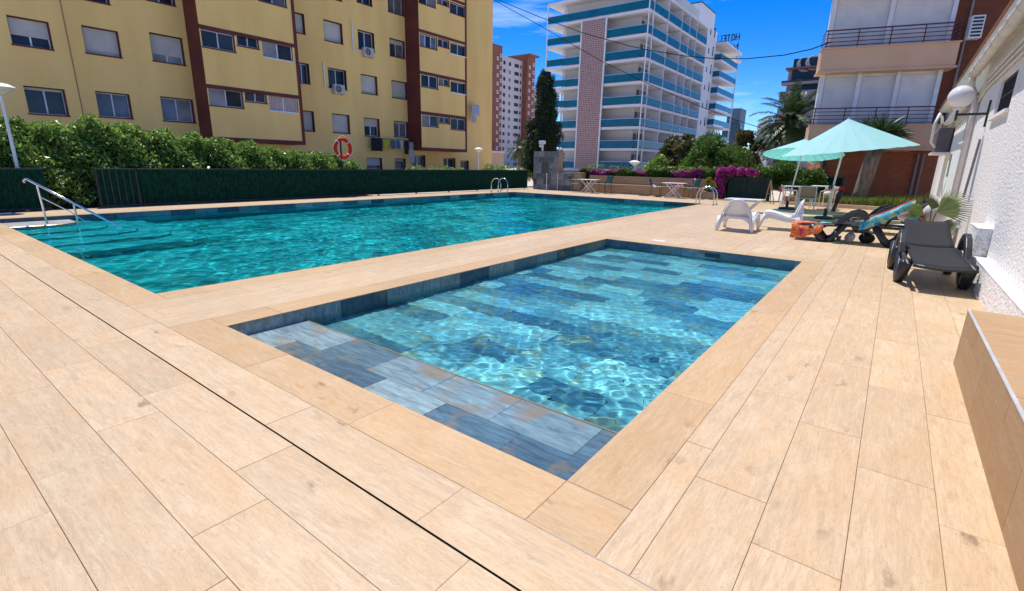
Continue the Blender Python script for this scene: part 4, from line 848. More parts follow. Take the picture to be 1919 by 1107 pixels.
for x, y, wh_ in ((-15.05, 22.9, 'slim white shower post at the pool edge before the slate wall'), (-14.95, 23.85, 'slim white shower post touching the low slate return')):
    t = thing('shower_post', wh_, 'post', (x, y, 0), 0, 'white foot shower posts')
    part('pipe', MB().tube([(0, 0, 0), (0, 0, .88), (0, -.03, .92)], .017, 8), WHITE, t, local=True); part('tap', MB().box(-.02, .02, -.06, .0, .84, .90), WHITE, t, local=True); part('foot', MB().lathe([(0, .02), (.05, .02), (.05, 0)], n=12), WHITE, t, local=True)
t = thing('floodlight', 'white floodlight camera post behind the slate shower wall', 'floodlight', (-16.6, 24.7, 0))
part('pole', MB().tube([(-16.6, 24.7, 0), (-16.6, 24.7, 2.6)], .055, 8), WHITE, t); part('head', MB().box(-16.78, -16.42, 24.55, 24.75, 2.52, 2.7).box(-16.72, -16.52, 24.5, 24.6, 2.35, 2.48), WHITE, t, bevel=.02)
# bench
bn = thing('tiled_bench', 'long built-in bench clad in oak-look tiles under the bougainvillea', 'bench', (-10.2, 24.2, 0))
BX0, BX1 = -13.3, -7.0
part('seat_core', MB().box(BX0, BX1, 24.0, 24.46, -.03, .44), GROUT, bn); part('back_core', MB().box(BX0, BX1, 24.47, 24.62, -.03, .85), OAKT, bn); part('seat_top', MB().box(BX0-.01, BX1+.01, 23.97, 24.468, .442, .47), OAKT, bn, bevel=.004); part('back_cap', MB().box(BX0-.01, BX1+.01, 24.45, 24.64, .852, .87), OAKT, bn)
part('end_panel', MB().box(BX1+.012, BX1+.06, 23.97, 24.63, -.03, .87), mat('dark bench end', (.16, .09, .06)), bn)
_bt = {}
for (y, z0, z1) in ((23.992, .0, .215), (23.992, .22, .438), (24.462, .475, .66), (24.462, .665, .848)):
    x = BX0+random.random()*-.8
    while x < BX1-.03:
        s, e = max(x, BX0), min(x+1.2, BX1)
        if e-s > .04:
            mb = MB().box(-(e-s)/2+.002, (e-s)/2-.002, -(z1-z0)/2, (z1-z0)/2, -.006, .006); me = bpy.data.meshes.new('clad_tile'); me.from_pydata(mb.v, [], mb.f); me.materials.append(PLANK2)
            o = bpy.data.objects.new('clad_tile', me); link(o, bn); o.matrix_local = Matrix.Translation(np.array([(s+e)/2, y, (z0+z1)/2])-np.array(bn.location)) @ Matrix.Rotation(math.pi/2, 4, 'X')
        x += 1.2
# planting bed and its kerb
struct('planting_bed', MB().quad((-3.6, 23.35, .10), (1.08, 22.85, .10), (1.08, 28, .35), (-3.6, 28, .35)), mat('bed soil', (.16, .12, .07), (.09, .07, .04), 3, .95, bump=.5))
struct('bed_kerb', MB().add([(-3.6, 23.2, -.03), (1.08, 22.7, -.03), (1.08, 22.85, -.03), (-3.6, 23.35, -.03), (-3.6, 23.2, .14), (1.08, 22.7, .14), (1.08, 22.85, .14), (-3.6, 23.35, .14)], [(0, 3, 2, 1), (4, 5, 6, 7), (0, 1, 5, 4), (1, 2, 6, 5), (2, 3, 7, 6), (3, 0, 4, 7)]), mat('sand kerb', (.62, .46, .30), (.52, .38, .25), 3, .85))
# ================================================================== POOL FITTINGS
def arch(p0, p1, h, r, n=10, lean=0):
    p0, p1 = np.array(p0, float), np.array(p1, float); d = p1-p0; L = np.linalg.norm(d[:2]); pts = [p0]
    for k in range(n+1):
        a = math.pi*(1-k/n); c = (p0+p1)/2; c[2] = h-L/2
        pts.append(np.array([c[0]+d[0]/2*math.cos(a), c[1]+d[1]/2*math.cos(a), c[2]+L/2*math.sin(a)]))
    pts.append(p1); return pts
def ladder(name, label, out, inn, wid, depth=-.9):
    """two hoops from the deck into the water with treads"""
    out, inn, wid = np.array(out, float), np.array(inn, float), np.array(wid, float); t = thing(name, label, 'ladder', out)
    for s in (0, 1):
        a = out+wid*s; b = inn+wid*s; m = b+(a-b)*.0; pts = arch(a, (b[0], b[1], .25), .68, .02); pts.append(np.array([b[0], b[1], depth])); part('hoop', MB().tube(pts, .021, 10), STEEL, t, smooth=True)
        part('flange', MB().lathe([(0, .02), (.05, .02), (.055, .0)], a, 14), STEEL, t)
    for z in (-.3, -.55, -.8): part('tread', MB().tube([inn+np.array([0, 0, z]), inn+wid+np.array([0, 0, z])], .03, 6), STEEL, t)
    return t
ladder('pool_ladder', 'steel ladder at the pool corner by the teal chairs', (-5.46, 20.05, 0), (-6.12, 20.05, 0), (0, .42, 0))
ladder('pool_ladder', 'steel ladder on the pool side against the green fence', (-16.0, 19.35, 0), (-15.4, 19.35, 0), (0, .55, 0))
t = thing('handrail', 'sloping steel handrail running down the corner steps into the pool', 'handrail', (-14.45, 2.4, -.1))
part('top_rail', MB().tube([(-14.75, 2.26, .80), (-14.72, 2.25, .86), (-14.6, 2.28, .88), (-13.15, 3.55, -.25)], .024, 10), STEEL, t, smooth=True)
part('mid_rail', MB().tube([(-14.42, 2.42, .50), (-14.02, 2.77, .20), (-13.82, 2.95, -.02)], .012, 8), STEEL, t); part('post', MB().tube([(-14.42, 2.42, -.1), (-14.45, 2.4, .75)], .02, 8), STEEL, t); part('post', MB().tube([(-13.95, 2.85, -.5), (-13.95, 2.83, .36)], .02, 8), STEEL, t)
t = thing('lifebuoy', 'orange red lifebuoy hung on a black post behind the green fence', 'lifebuoy', (-17.55, 11.95, 0))
part('post', MB().tube([(-17.55, 11.95, -.03), (-17.55, 11.95, 2.22)], .035, 8), BLACK, t)
ca, rr = np.array([-17.46, 11.98, 1.84]), .335
RED = mat('orange red foam', (.78, .035, .008), (.68, .028, .006), 5, .7, spec=.15)
k = part('ring', MB().tube([ca+rr*np.array([0, math.cos(a), math.sin(a)]) for a in np.linspace(0, 2*math.pi, 37)], .068, 12, False), RED, t, smooth=True)
for a in (.8, 2.35, 3.95, 5.5): part('band', MB().tube([ca+rr*np.array([0, math.cos(b), math.sin(b)]) for b in (a-.05, a, a+.05)], .073, 12), WHITE, k)
part('rope', MB().tube([ca+(rr+.1-.04*math.cos(4*(a-.8)))*np.array([.06, math.cos(a), math.sin(a)]) for a in np.linspace(0, 2*math.pi, 33)], .008, 5, False), WHITE, t)
def lamp_post(label, loc, h, r=.26):
    t = thing('lamp_post', label, 'lamp post', loc)
    part('pole', MB().tube([(0, 0, 0), (0, 0, h)], [.045, .032], 8), WHITE, t, local=True); part('shade', MB().lathe([(.04, h), (.08, h+.03), (r, h+.17), (r+.02, h+.2)], n=20), mat('opal shade', (.72, .66, .52)), t, local=True, smooth=True)
    part('cap', MB().lathe([(r+.02, h+.2), (r*.6, h+.28), (.0, h+.31)], n=20), WHITE, t, local=True, smooth=True); return t
lamp_post('lamp post with conical shade standing before the hedge by the handrail', (-17.5, 2.62, -.03), 2.75, .3)
p = onX(897, 316, -22); lamp_post('lamp post in front of the ochre building corner', (-22, p[1], -.03), 2.1, .26)
p = atd(1190, 297, 30); lamp_post('garden lamp with flat white cap behind the bougainvillea', (p[0], p[1], -.03), 1.45, .3)
p = onY(1528, 298, 28); lamp_post('cream lamp shade hanging low behind the turquoise parasols', (p[0], p[1], -.03), p[2]-.25, .34)
# overhead cables
def cable(label, pix, d0, d1, name='overhead_cable'):
    ps = []
    L = [0]
    for a, b in zip(pix, pix[1:]): L.append(L[-1]+math.hypot(b[0]-a[0], b[1]-a[1]))
    for (x, y), l in zip(pix, L): ps.append(atd(x, y, d0+(d1-d0)*l/L[-1]))
    tag(part(name, MB().tube(ps, .024, 5), mat('cable sheath', (.02, .02, .022), None, 5, 1.0, spec=0), loc=ps[-1]), label, 'cable')
cable('overhead cable sagging from the ochre block to the brick house bracket', [(880, -45), (935, 0), (1010, 31), (1091, 61), (1180, 86), (1219, 94), (1283, 104.5), (1333, 109), (1399, 110), (1470, 103), (1520, 92), (1556, 79)], 43, 26.6)
cable('overhead cable slanting down in front of the hotel to the date palm', [(880, -30), (940, 8), (1010, 46.7), (1091, 93.5), (1129, 115), (1174, 137), (1200, 150), (1300, 194.5), (1380, 225), (1447, 246), (1490, 256)], 43, 42)
# ================================================================== PLANTS
LF_H = leaf_mat('hedge leaf', (.07, .18, .02), (.42, .56, .12), .45, .35, patch=2.6); LF_D = leaf_mat('dark conifer spray', (.014, .038, .010), (.055, .09, .022), .25); LF_B = leaf_mat('bright bush leaf', (.045, .125, .012), (.15, .26, .03), .4)
LF_L = leaf_mat('broad brownish leaf', (.05, .07, .015), (.20, .15, .05), .3); MAG = leaf_mat('magenta bract', (.42, .015, .22), (.74, .07, .46), .4); LF_P = leaf_mat('palm leaflet', (.02, .055, .014), (.07, .12, .03), .25); LF_Y = leaf_mat('yellow green grass blade', (.12, .17, .02), (.30, .33, .06), .35)  # grass blades are yellow-green of their own
BARK = mat('bark', (.16, .115, .075), (.08, .06, .04), 9, .95, bump=.7, bscale=40); PBARK = mat('palm bark', (.20, .15, .10), (.09, .065, .045), 14, .95, bump=1, bscale=30)
DARKIN = mat('shaded twigs', (.018, .022, .010), (.010, .012, .007), 6, .95)  # near-black core colour stands in for shade among the inner twigs
# clipped hedge behind the fence, its top read from the skyline
prof = [(-40, 220), (0, 222), (60, 224), (105, 236), (150, 220), (200, 229), (260, 241), (300, 246), (330, 251), (380, 257), (420, 263), (460, 268), (500, 279), (540, 284), (580, 287), (620, 292), (655, 304), (668, 316)]
hx = -18.7; tops = [onX(x, y, hx)[1:] for x, y in prof]; ty = np.array([q[0] for q in tops]); tz = np.array([q[1] for q in tops])
hg = thing('hedge', 'tall leafy hedge behind the green fence', 'hedge', (hx, 7, -.03))
n = 56000; Yp = -1.2+rng.random(n)*(ty[-1]+1.2); zt_ = np.interp(Yp, ty, tz)+.10*np.sin(Yp*7.3)+.07*np.sin(Yp*17+1)-.06
side = rng.random(n); Zp = np.where(side < .62, .05+(zt_-.1)*rng.random(n)**.75, zt_-.28*rng.random(n)**1.4); Zp = np.minimum(Zp, zt_+.12*rng.random(n)+.35*(rng.random(n) < .02)*rng.random(n))
Xp = np.where(side < .62, hx+.95-.75*(Zp/zt_)**1.5+.25*rng.random(n)+.13*np.sin(Yp*5.1+Zp*4)+.1*np.sin(Yp*2.3+1), hx-.4+.9*rng.random(n)); Xp = np.minimum(Xp, -17.55)
V, Q = leaf_cloud(np.stack([np.minimum(Xp+.1*rng.normal(size=n), -17.4), Yp, Zp], 1), .105, .5, .7, .9); np_mesh('foliage', V, Q, LF_H, hg)
part('twig_shade', MB().grid([[(hx+dx, y, z) for (dx, z) in ((.72, -.03), (.55, np.interp(y, ty, tz)*.5), (.05, max(.1, np.interp(y, ty, tz)-.35)), (-.6, .0))] for y in np.linspace(-1.2, ty[-1], 40)]), DARKIN, hg)
def shrub(name, label, c, r, n, leafm, size, aspect=.5, clumps=18, k=.42, cat='shrub', trunk=0, seed=1, group=None, shell=.5):
    c = np.array(c, float); t = thing(name, label, cat, (c[0], c[1], -.03), 0, group)
    cs, rs = grow_clumps(clumps, c, r, k, seed); P = blob_points(n, cs, rs, shell); P = P[P[:, 2] > .0]
    V, Q = leaf_cloud(P, size, aspect); np_mesh('crown' if trunk else 'foliage', V, Q, leafm, t)
    q = np.random.default_rng(seed); tr = MB()
    if trunk: tr.tube([(c[0], c[1], -.03), (c[0]+.05, c[1], c[2]*.5), (c[0], c[1], c[2])], [trunk, trunk*.8, trunk*.5], 8)
    for i in range(min(clumps, 9)):
        a = np.array([c[0], c[1], max(.05, c[2]-r[2]*.6)]); tr.tube([a, (a+cs[i])/2+q.normal(size=3)*.05*r[0], cs[i]], [max(.02, trunk*.5), .02, .008], 5)
    part('trunk' if trunk else 'stems', tr, BARK, t); return t
for (x, d, h, r, wh_) in ((775, 21, 1.12, .55, 'below the grey sheet on the washing line'), (815, 21, 1.15, .6, 'below the middle of the last maroon bay'), (850, 22, 1.12, .5, 'below the right edge of the last maroon bay'), (915, 26, 1.2, .55, 'right beside the fence lamp post'), (945, 27, 1.3, .75, 'between the lamp post and the conifer'), (972, 27, 1.3, .6, 'next to the dark conifer and slate shower')):
    p = onX(x, 316, -19.2); shrub('low_shrub', 'low green shrub above the long fence, '+wh_, (p[0], p[1], .62), (r, r, h-.45), 1700, LF_H, .12, clumps=10, k=.5, group='low shrubs behind the long fence', seed=int(x))
# cypress beside the shower wall
cp = atd(1018, 300, 33); cy = thing('cypress_tree', 'tall dark conifer behind the slate shower wall', 'tree', (cp[0], cp[1], -.03))
q = np.random.default_rng(4); cs, rs = [], []
hts = np.array([0, 1, 2, 3, 4, 5, 6, 6.6, 7.1]); wds = np.array([1.05, 1.3, 1.35, 1.25, 1.05, .85, .6, .45, .22])
for i in range(150):
    z = .4+6.5*q.random(); w = np.interp(z, hts, wds); a = q.random()*6.28; rr = w*(.35+.6*q.random()**.5); cs.append((cp[0]+rr*math.cos(a), cp[1]+rr*math.sin(a), z)); rs.append((.24, .24, .36) if z < 5.5 else (.17, .17, .3))
V, Q = leaf_cloud(blob_points(34000, cs, rs, .35), .11, .35, .8); np_mesh('crown', V, Q, LF_D, cy); part('trunk', MB().tube([(cp[0], cp[1], -.03), (cp[0], cp[1], 6.6)], [.2, .03], 8), BARK, cy)
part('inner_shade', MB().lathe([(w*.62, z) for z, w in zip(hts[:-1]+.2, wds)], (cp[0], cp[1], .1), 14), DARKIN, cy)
# round bright tree, broad-leaved trees, bushes
p = atd(1342, 292, 35); shrub('round_tree', 'round bright green tree in front of the hotel wing', (p[0], p[1], 1.75), (2.35, 2.1, 1.65), 26000, LF_B, .17, .45, 60, .24, 'tree', .16, 21, shell=.3)
p = atd(1268, 285, 38); shrub('broadleaf_tree', 'brownish broad-leaved tree left of the round green tree', (p[0], p[1], 2.15), (1.35, 1.3, 1.45), 4200, LF_L, .36, .45, 24, .33, 'tree', .12, 22, shell=.3)
p = atd(1395, 280, 43); shrub('broadleaf_tree', 'broad-leaved tree with orange tints right of the round green tree', (p[0], p[1], 2.35), (1.3, 1.3, 1.65), 3600, LF_L, .38, .45, 24, .33, 'tree', .12, 23, shell=.3)
p = atd(1235, 298, 33); shrub('light_shrub', 'pale green bush below the brownish broad-leaved tree', (p[0], p[1], 1.35), (.85, .7, .85), 4000, LF_H, .16, .5, 14, .4, 'shrub', 0, 24)
p = onY(1430, 322, 25.6); shrub('leafy_bush', 'dense green bush above the dark slatted fence', (-4.2, 25.3, 1.05), (1.35, .6, .55), 9000, LF_B, .11, .5, 26, .42, 'shrub', 0, 25)
shrub('leafy_bush', 'green bush behind the turquoise parasol poles', (-3.0, 25.0, .85), (.75, .5, .52), 5000, LF_B, .11, .5, 16, .42, 'shrub', 0, 26)
p = atd(1448, 250, 75)
# bougainvillea hedge
bg = thing('bougainvillea_hedge', 'long bougainvillea hedge with magenta flowers behind the tiled bench', 'hedge', (-10, 25.2, -.03))
n = 26000; Xp = -14.2+9.0*rng.random(n); base = 1.18+.07*np.sin(Xp*3.1)+.06*np.sin(Xp*8)+.12*np.clip((Xp+11)/5, -.5, 1)
front = rng.random(n) < .55; Yp = np.where(front, 24.75+.2*rng.random(n)+.1*np.sin(Xp*4), 24.8+.9*rng.random(n)); Zp = np.where(front, .7+(base-.7)*rng.random(n)**.7, base-.12*rng.random(n))
Pn = np.stack([Xp, Yp, Zp], 1); fl_ = (soft(Xp, Zp*2, 17, 3.5)*(1.35-.09*(Xp+14.2)) > .52) & (rng.random(n) < .75) & (Zp > .8)
V, Q = leaf_cloud(Pn[~fl_], .085, .55, .4); np_mesh('foliage', V, Q, LF_B, bg); V, Q = leaf_cloud(Pn[fl_], .075, .8, .4); np_mesh('flowers', V, Q, MAG, bg)
V, Q = leaf_cloud(np.stack([-14.0+8.8*rng.random(900), 25+.5*rng.random(900), 1.2+.25*rng.random(900)**2], 1), .09, .5, 1.2); np_mesh('top_shoots', V, Q, LF_H, bg)
part('twig_shade', MB().box(-14.1, -5.3, 24.95, 25.6, -.03, 1.05), DARKIN, bg)
b2 = thing('bougainvillea', 'vivid magenta bougainvillea spilling over the slatted fence', 'shrub', (-6.1, 24.2, -.03))
cs = [(-6.35, 24.1, 1.2), (-6.0, 24.15, 1.28), (-5.6, 24.2, 1.27), (-5.2, 24.2, 1.24), (-6.4, 24.05, .85), (-6.35, 24.05, .5), (-6.3, 24.05, .25), (-4.95, 24.2, 1.2)]; rs = [.25, .24, .2, .18, .22, .2, .16, .13]
V, Q = leaf_cloud(blob_points(5200, cs, rs, .3), .075, .8, .3); np_mesh('flowers', V, Q, MAG, b2); V, Q = leaf_cloud(blob_points(900, cs, np.array(rs)*.9, .3), .08, .5, .3); np_mesh('foliage', V, Q, LF_B, b2)
part('stems', MB().tube([(-6.1, 24.3, -.03), (-6.2, 24.2, .6), (-6.0, 24.2, 1.2)], .02, 5), BARK, b2)
t = thing('flower_pot', 'terracotta trough with yellow flowers next to the pool ladder', 'flower pot', (-6.75, 23.8, 0))
part('trough', MB().box(-7.0, -6.45, 23.65, 23.95, 0, .34), OAKT, t, bevel=.01)
V, Q = leaf_cloud(blob_points(900, [(-6.7, 23.8, .6), (-6.8, 23.8, .85)], [.25, .15], .2), .09, .4, .6); np_mesh('flowers', V, Q, leaf_mat('yellow blossom', (.20, .16, .01), (.42, .33, .03)), t)
# grass clump in the bed
gr = rng.random((5200, 2)); gx_ = -3.3+4.2*gr[:, 0]; gy_ = 23.4+1.5*gr[:, 1]**1.3; hgt = .12+.22*rng.random(5200)*(.5+soft(gx_, gy_, 3, 2)); az = rng.random(5200)*6.28; lean = .35*rng.random(5200)
keep = (gx_ > -1.9) | (rng.random(5200) < .3)
gx_, gy_, hgt, az, lean = [v[keep] for v in (gx_, gy_, hgt, az, lean)]
b0 = np.stack([gx_, gy_, .1+.06*(gy_-23.3)], 1); dx = np.stack([np.cos(az), np.sin(az), 0*az], 1); sdv = np.stack([-np.sin(az), np.cos(az), 0*az], 1)*.012
mid = b0+dx*(lean*hgt*.4)[:, None]+np.stack([0*az, 0*az, hgt*.6], 1); tip = b0+dx*(lean*hgt*1.3)[:, None]+np.stack([0*az, 0*az, hgt], 1)
V = np.stack([b0-sdv, b0+sdv, mid+sdv, mid-sdv, tip, tip], 1).reshape(-1, 3); N_ = len(b0); i6 = np.arange(N_)[:, None]*6
V2 = np.stack([b0-sdv, b0+sdv, mid+sdv, mid-sdv], 1).reshape(-1, 3)
tri = np.concatenate([i6+np.array([0, 1, 2]), i6+np.array([0, 2, 3]), i6+np.array([3, 2, 4])], 0)
tag(np_mesh('grass', V, tri, LF_Y), 'yellow green grass in the bed by the brick wall', 'grass', kind='stuff')
# palms
def leaflets(P, T, length, width, droop, side_ang=.9):
    """pairs of narrow leaflets along a rachis"""
    Vs = []
    for p, t_, l in zip(P, T, length):
        s = np.cross(t_, (0, 0, 1.0)); s /= np.linalg.norm(s)+1e-9; u = np.cross(s, t_)
        for sg in (-1, 1):
            d = t_*.55+sg*s*side_ang+u*(.25)+rng.normal(size=3)*.06; d /= np.linalg.norm(d); w = np.cross(d, u); w /= np.linalg.norm(w)+1e-9
            a = p; m = p+d*l*.55+np.array([0, 0, -droop*.3*l]); e = p+d*l+np.array([0, 0, -droop*l])
            Vs += [a-w*width*.4, a+w*width*.4, m+w*width, m-w*width, m-w*width, m+w*width, e+w*width*.1, e-w*width*.1]
    return Vs
def feather_palm(name, label, base, h, nf, fl, tr, lm=LF_P, seed=0, leaf=.42, droop=.9):
    q = np.random.default_rng(seed); t = thing(name, label, 'palm tree', (base[0], base[1], -.03)); b = np.array([base[0], base[1], h])
    part('trunk', MB().tube([(base[0], base[1], -.03), (base[0]+.05, base[1], h*.5), (base[0], base[1], h)], [tr*1.1, tr, tr*1.15], 12), PBARK, t)
    Vs = []; rmb = MB()
    for i in range(nf):
        az = i*2.4+q.random()*.4; el = 1.35-1.75*(i/nf)+.15*q.normal(); L = fl*(.8+.35*q.random()); pts = [b.copy()]; d = np.array([math.cos(az)*math.cos(el), math.sin(az)*math.cos(el), math.sin(el)])
        for k in range(14): d = d+np.array([0, 0, -droop*.085*(1+k*.06)]); d /= np.linalg.norm(d); pts.append(pts[-1]+d*L/14)
        rmb.tube(pts, np.linspace(.03, .006, len(pts)), 4, False)
        P, T = [], []
        for k in range(2, 14):
            for f_ in (0, .5): P.append(pts[k]+(pts[k+1]-pts[k])*f_); T.append((pts[k+1]-pts[k])/np.linalg.norm(pts[k+1]-pts[k]))
        le = [leaf*fl/2.4*(math.sin(math.pi*(j+3)/(len(P)+5))**.6) for j in range(len(P))]; Vs += leaflets(P, T, le, .034*fl/2.4*1.3, .35)
    np_mesh('crown', np.array(Vs), np.arange(len(Vs)).reshape(-1, 4), lm, t); part('frond_stalks', rmb, mat('frond stalk', (.13, .14, .05)), t); return t
p = atd(1478, 262, 42); feather_palm('date_palm', 'date palm with arching fronds behind the turquoise parasol', (p[0], p[1]), p[2]+1.0, 58, 2.9, .42, seed=2, leaf=.5)
p = atd(973, 282, 60); feather_palm('date_palm', 'small distant palm left of the dark conifer', (p[0], p[1]), p[2]+.2, 26, 1.9, .2, seed=5)
# stout yucca against the brick wall
yt = thing('yucca_tree', 'stout yucca with pale trunk and sword leaves against the brick wall', 'tree', (-1.08, 25, .2))
part('trunk', MB().tube([(-1.10, 25, .1), (-1.06, 25, .6), (-.98, 25, 1.3), (-.88, 25, 2.1), (-.82, 25, 2.85)], [.30, .26, .27, .26, .17], 14), mat('pale fibrous bark', (.30, .23, .16), (.16, .12, .085), 10, .95, bump=.9, bscale=30, stretch=(1, 1, .3)), yt, smooth=True)
Vs = []
for (hx_, hy_, hz_, R0, nl) in ((-.80, 24.95, 2.85, 1.0, 170), (-1.35, 25.0, 3.0, .62, 80), (-.42, 25, 2.8, .7, 90)):
    for i in range(nl):
        d = rng.normal(size=3); d[2] = abs(d[2])*.9-.25*rng.random(); d /= np.linalg.norm(d); s = np.cross(d, rng.normal(size=3)); s /= np.linalg.norm(s); l = R0*(.7+.4*rng.random()); a = np.array([hx_, hy_, hz_]); m = a+d*l*.5; e = a+d*l+np.array([0, 0, -.12*l]); w = .026
        Vs += [a-s*w, a+s*w, m+s*w*1.1, m-s*w*1.1, m-s*w*1.1, m+s*w*1.1, e+s*.003, e-s*.003]
np_mesh('sword_leaves', np.array(Vs), np.arange(len(Vs)).reshape(-1, 4), LF_P, yt)
Vs = []
for i in range(90):
    a = rng.random()*6.28; p0 = np.array([-.86+.17*math.cos(a), 25+.17*math.sin(a), 2.5]); e = p0+np.array([math.cos(a)*.3*rng.random(), math.sin(a)*.3*rng.random(), -.35-.3*rng.random()]); s = np.array([-math.sin(a), math.cos(a), 0])*.02
    Vs += [p0-s, p0+s, e+s*.3, e-s*.3]
np_mesh('dry_skirt', np.array(Vs), np.arange(len(Vs)).reshape(-1, 4), leaf_mat('dry leaf', (.12, .10, .04), (.22, .17, .07)), yt)
# potted fan palm beside the wall
fp = thing('potted_fan_palm', 'potted fan palm against the white wall behind the charcoal lounger', 'plant', (.62, 11.6, 0))
part('pot', MB().lathe([(.0, .0), (.15, .0), (.20, .34), (.215, .36), (.19, .36), (.185, .31), (0, .31)], (.62, 11.6, 0), 20), mat('dark pot', (.045, .03, .025), None, 5, .5), fp, smooth=True)
Vs = []; st = MB()
def fan(hub, axis, nrm, R0, n=26, spread=2.6):
    axis = np.array(axis, float); axis /= np.linalg.norm(axis); nrm = np.array(nrm, float); nrm -= axis*(nrm@axis); nrm /= np.linalg.norm(nrm); b = np.cross(nrm, axis)
    for i in range(n):
        a = spread*(i/(n-1)-.5); d = axis*math.cos(a)+b*math.sin(a); s = np.cross(d, nrm); l = R0*(.8+.2*math.cos(a))*(.94+.1*rng.random()); m = hub+d*l*.6; e = hub+d*l-np.array([0, 0, .05*l]); w = R0*.6*spread/n*.52
        global Vs
        Vs += [hub, hub, m+s*w+nrm*.012, m-s*w+nrm*.012, m-s*w+nrm*.012, m+s*w+nrm*.012, e+s*.003, e-s*.003]
for hub, ax, nr, R0 in (((.66, 11.5, .72), (.80, -.1, .52), (-.35, -.75, .5), .52), ((.5, 11.55, .66), (-.85, 0, .4), (.2, -.6, .8), .36), ((.6, 11.75, .75), (-.1, .5, .9), (.8, -.6, .3), .34), ((.72, 11.45, .52), (.9, -.1, -.02), (0, -.5, .9), .32), ((.48, 11.6, .6), (-.5, -.5, .35), (-.3, -.6, .8), .3)):
    hub = np.array(hub); fan(hub, ax, nr, R0, 22, 1.9); st.tube([(.62, 11.6, .31), (np.array([.62, 11.6, .31])+hub)/2+np.array([0, 0, .05]), hub], .012, 5)
np_mesh('fan_leaves', np.array(Vs), np.arange(len(Vs)).reshape(-1, 4), leaf_mat('fan palm leaf', (.06, .10, .012), (.16, .19, .03), .4), fp); part('stalks', st, mat('frond stalk', (.13, .14, .05)), fp)
# ================================================================== FURNITURE AND SMALL THINGS
# --- charcoal resin loungers (local frame: x across, y from foot end to head end)
def lounger(label, loc, rz, hinge=(1.25, .41), head=(1.93, .71), name='sun_lounger', group=None):
    t = thing(name, label, 'sun lounger', loc, rz, group); W = .275
    def strip(a, b, n, sag, w0=W, w1=W):
        P = []
        for j in range(n+1):
            s = j/n; y = a[0]+(b[0]-a[0])*s; z = a[1]+(b[1]-a[1])*s-sag*math.sin(math.pi*s); w = w0+(w1-w0)*s; P.append([(x*w, y, z-.018*(1-abs(x)**2)) for x in np.linspace(-1, 1, 9)])
        return MB().grid(P)
    slatm = mat('woven charcoal resin', (.036, .037, .039), (.020, .021, .022), 90, .65, spec=.2, bump=.5, bscale=220, detail=2)
    part('seat', strip((0, .325), hinge, 10, -.01, W*.96, W), slatm, t, smooth=True, solid=.022, local=True)
    part('backrest', strip((hinge[0]+.01, hinge[1]+.004), head, 8, .012, W, W*.93), slatm, t, smooth=True, solid=.022, local=True)
    part('foot_edge', MB().tube([(-W, .0, .315), (-W*.5, -.018, .30), (0, -.024, .295), (W*.5, -.018, .30), (W, .0, .315)], .022, 8), DARKGREY, t, smooth=True, local=True)
    for s in (-1, 1):
        x = s*(W+.035)
        part('side_rail', MB().tube([(x, .03, .30), (x, .5, .33), (x, hinge[0], hinge[1]-.02), (x, 1.9, .36)], .026, 8), DARKGREY, t, smooth=True, local=True)
        # front leg: a forked foot; rear leg with wheel; raised arm loop
        part('leg', MB().tube([(x, .28, .31), (x*1.05, .50, .05), (x*1.06, .56, .012)], [.072, .062, .05], 8), DARKGREY, t, smooth=True, local=True)
        part('leg', MB().tube([(x, .85, .36), (x*1.05, .66, .06), (x*1.06, .56, .014)], [.064, .054, .046], 8), DARKGREY, t, smooth=True, local=True)
        part('leg', MB().tube([(x, 1.35, .36), (x*1.05, 1.52, .10), (x*1.05, 1.62, .012)], [.066, .056, .048], 8), DARKGREY, t, smooth=True, local=True)
        part('leg', MB().tube([(x, 1.88, .36), (x*1.05, 1.72, .10), (x*1.05, 1.62, .014)], [.064, .054, .046], 8), DARKGREY, t, smooth=True, local=True)
        arm = [(.68, .36), (.78, .49), (.90, .60), (1.02, .645), (1.14, .62), (1.24, .53), (1.29, .40)]
        part('armrest', MB().prism([(y, z) for y, z in arm]+[(1.18, .40), (1.13, .51), (1.04, .55), (.95, .52), (.84, .40)], x*1.08-.035, x*1.08+.035, 0), DARKGREY, t, bevel=.012, local=True)
    part('rear_bar', MB().tube([(-W-.03, 1.88, .355), (W+.03, 1.88, .355)], .022, 8), DARKGREY, t, local=True)
    part('back_support', MB().tube([(-.18, 1.5, .36), (-.18, hinge[0]+(head[0]-hinge[0])*.75, hinge[1]+(head[1]-hinge[1])*.75-.03), (.18, hinge[0]+(head[0]-hinge[0])*.75, hinge[1]+(head[1]-hinge[1])*.75-.03), (.18, 1.5, .36)], .014, 6), DARKGREY, t, local=True)
    part('front_bar', MB().tube([(-W-.03, .42, .30), (W+.03, .42, .30)], .02, 8), DARKGREY, t, local=True)
    return t
lounger('empty charcoal lounger beside the white wall', (.61, 7.62, 0), R_(4.5))
lounger('charcoal lounger with a red and blue towel on its backrest', (-1.52, 12.02, 0), R_(-88), (1.12, .38), (1.82, .80))
lounger('dark lounger half hidden behind the towel-covered one', (-1.05, 14.35, 0), R_(-84), (1.15, .38), (1.8, .78))
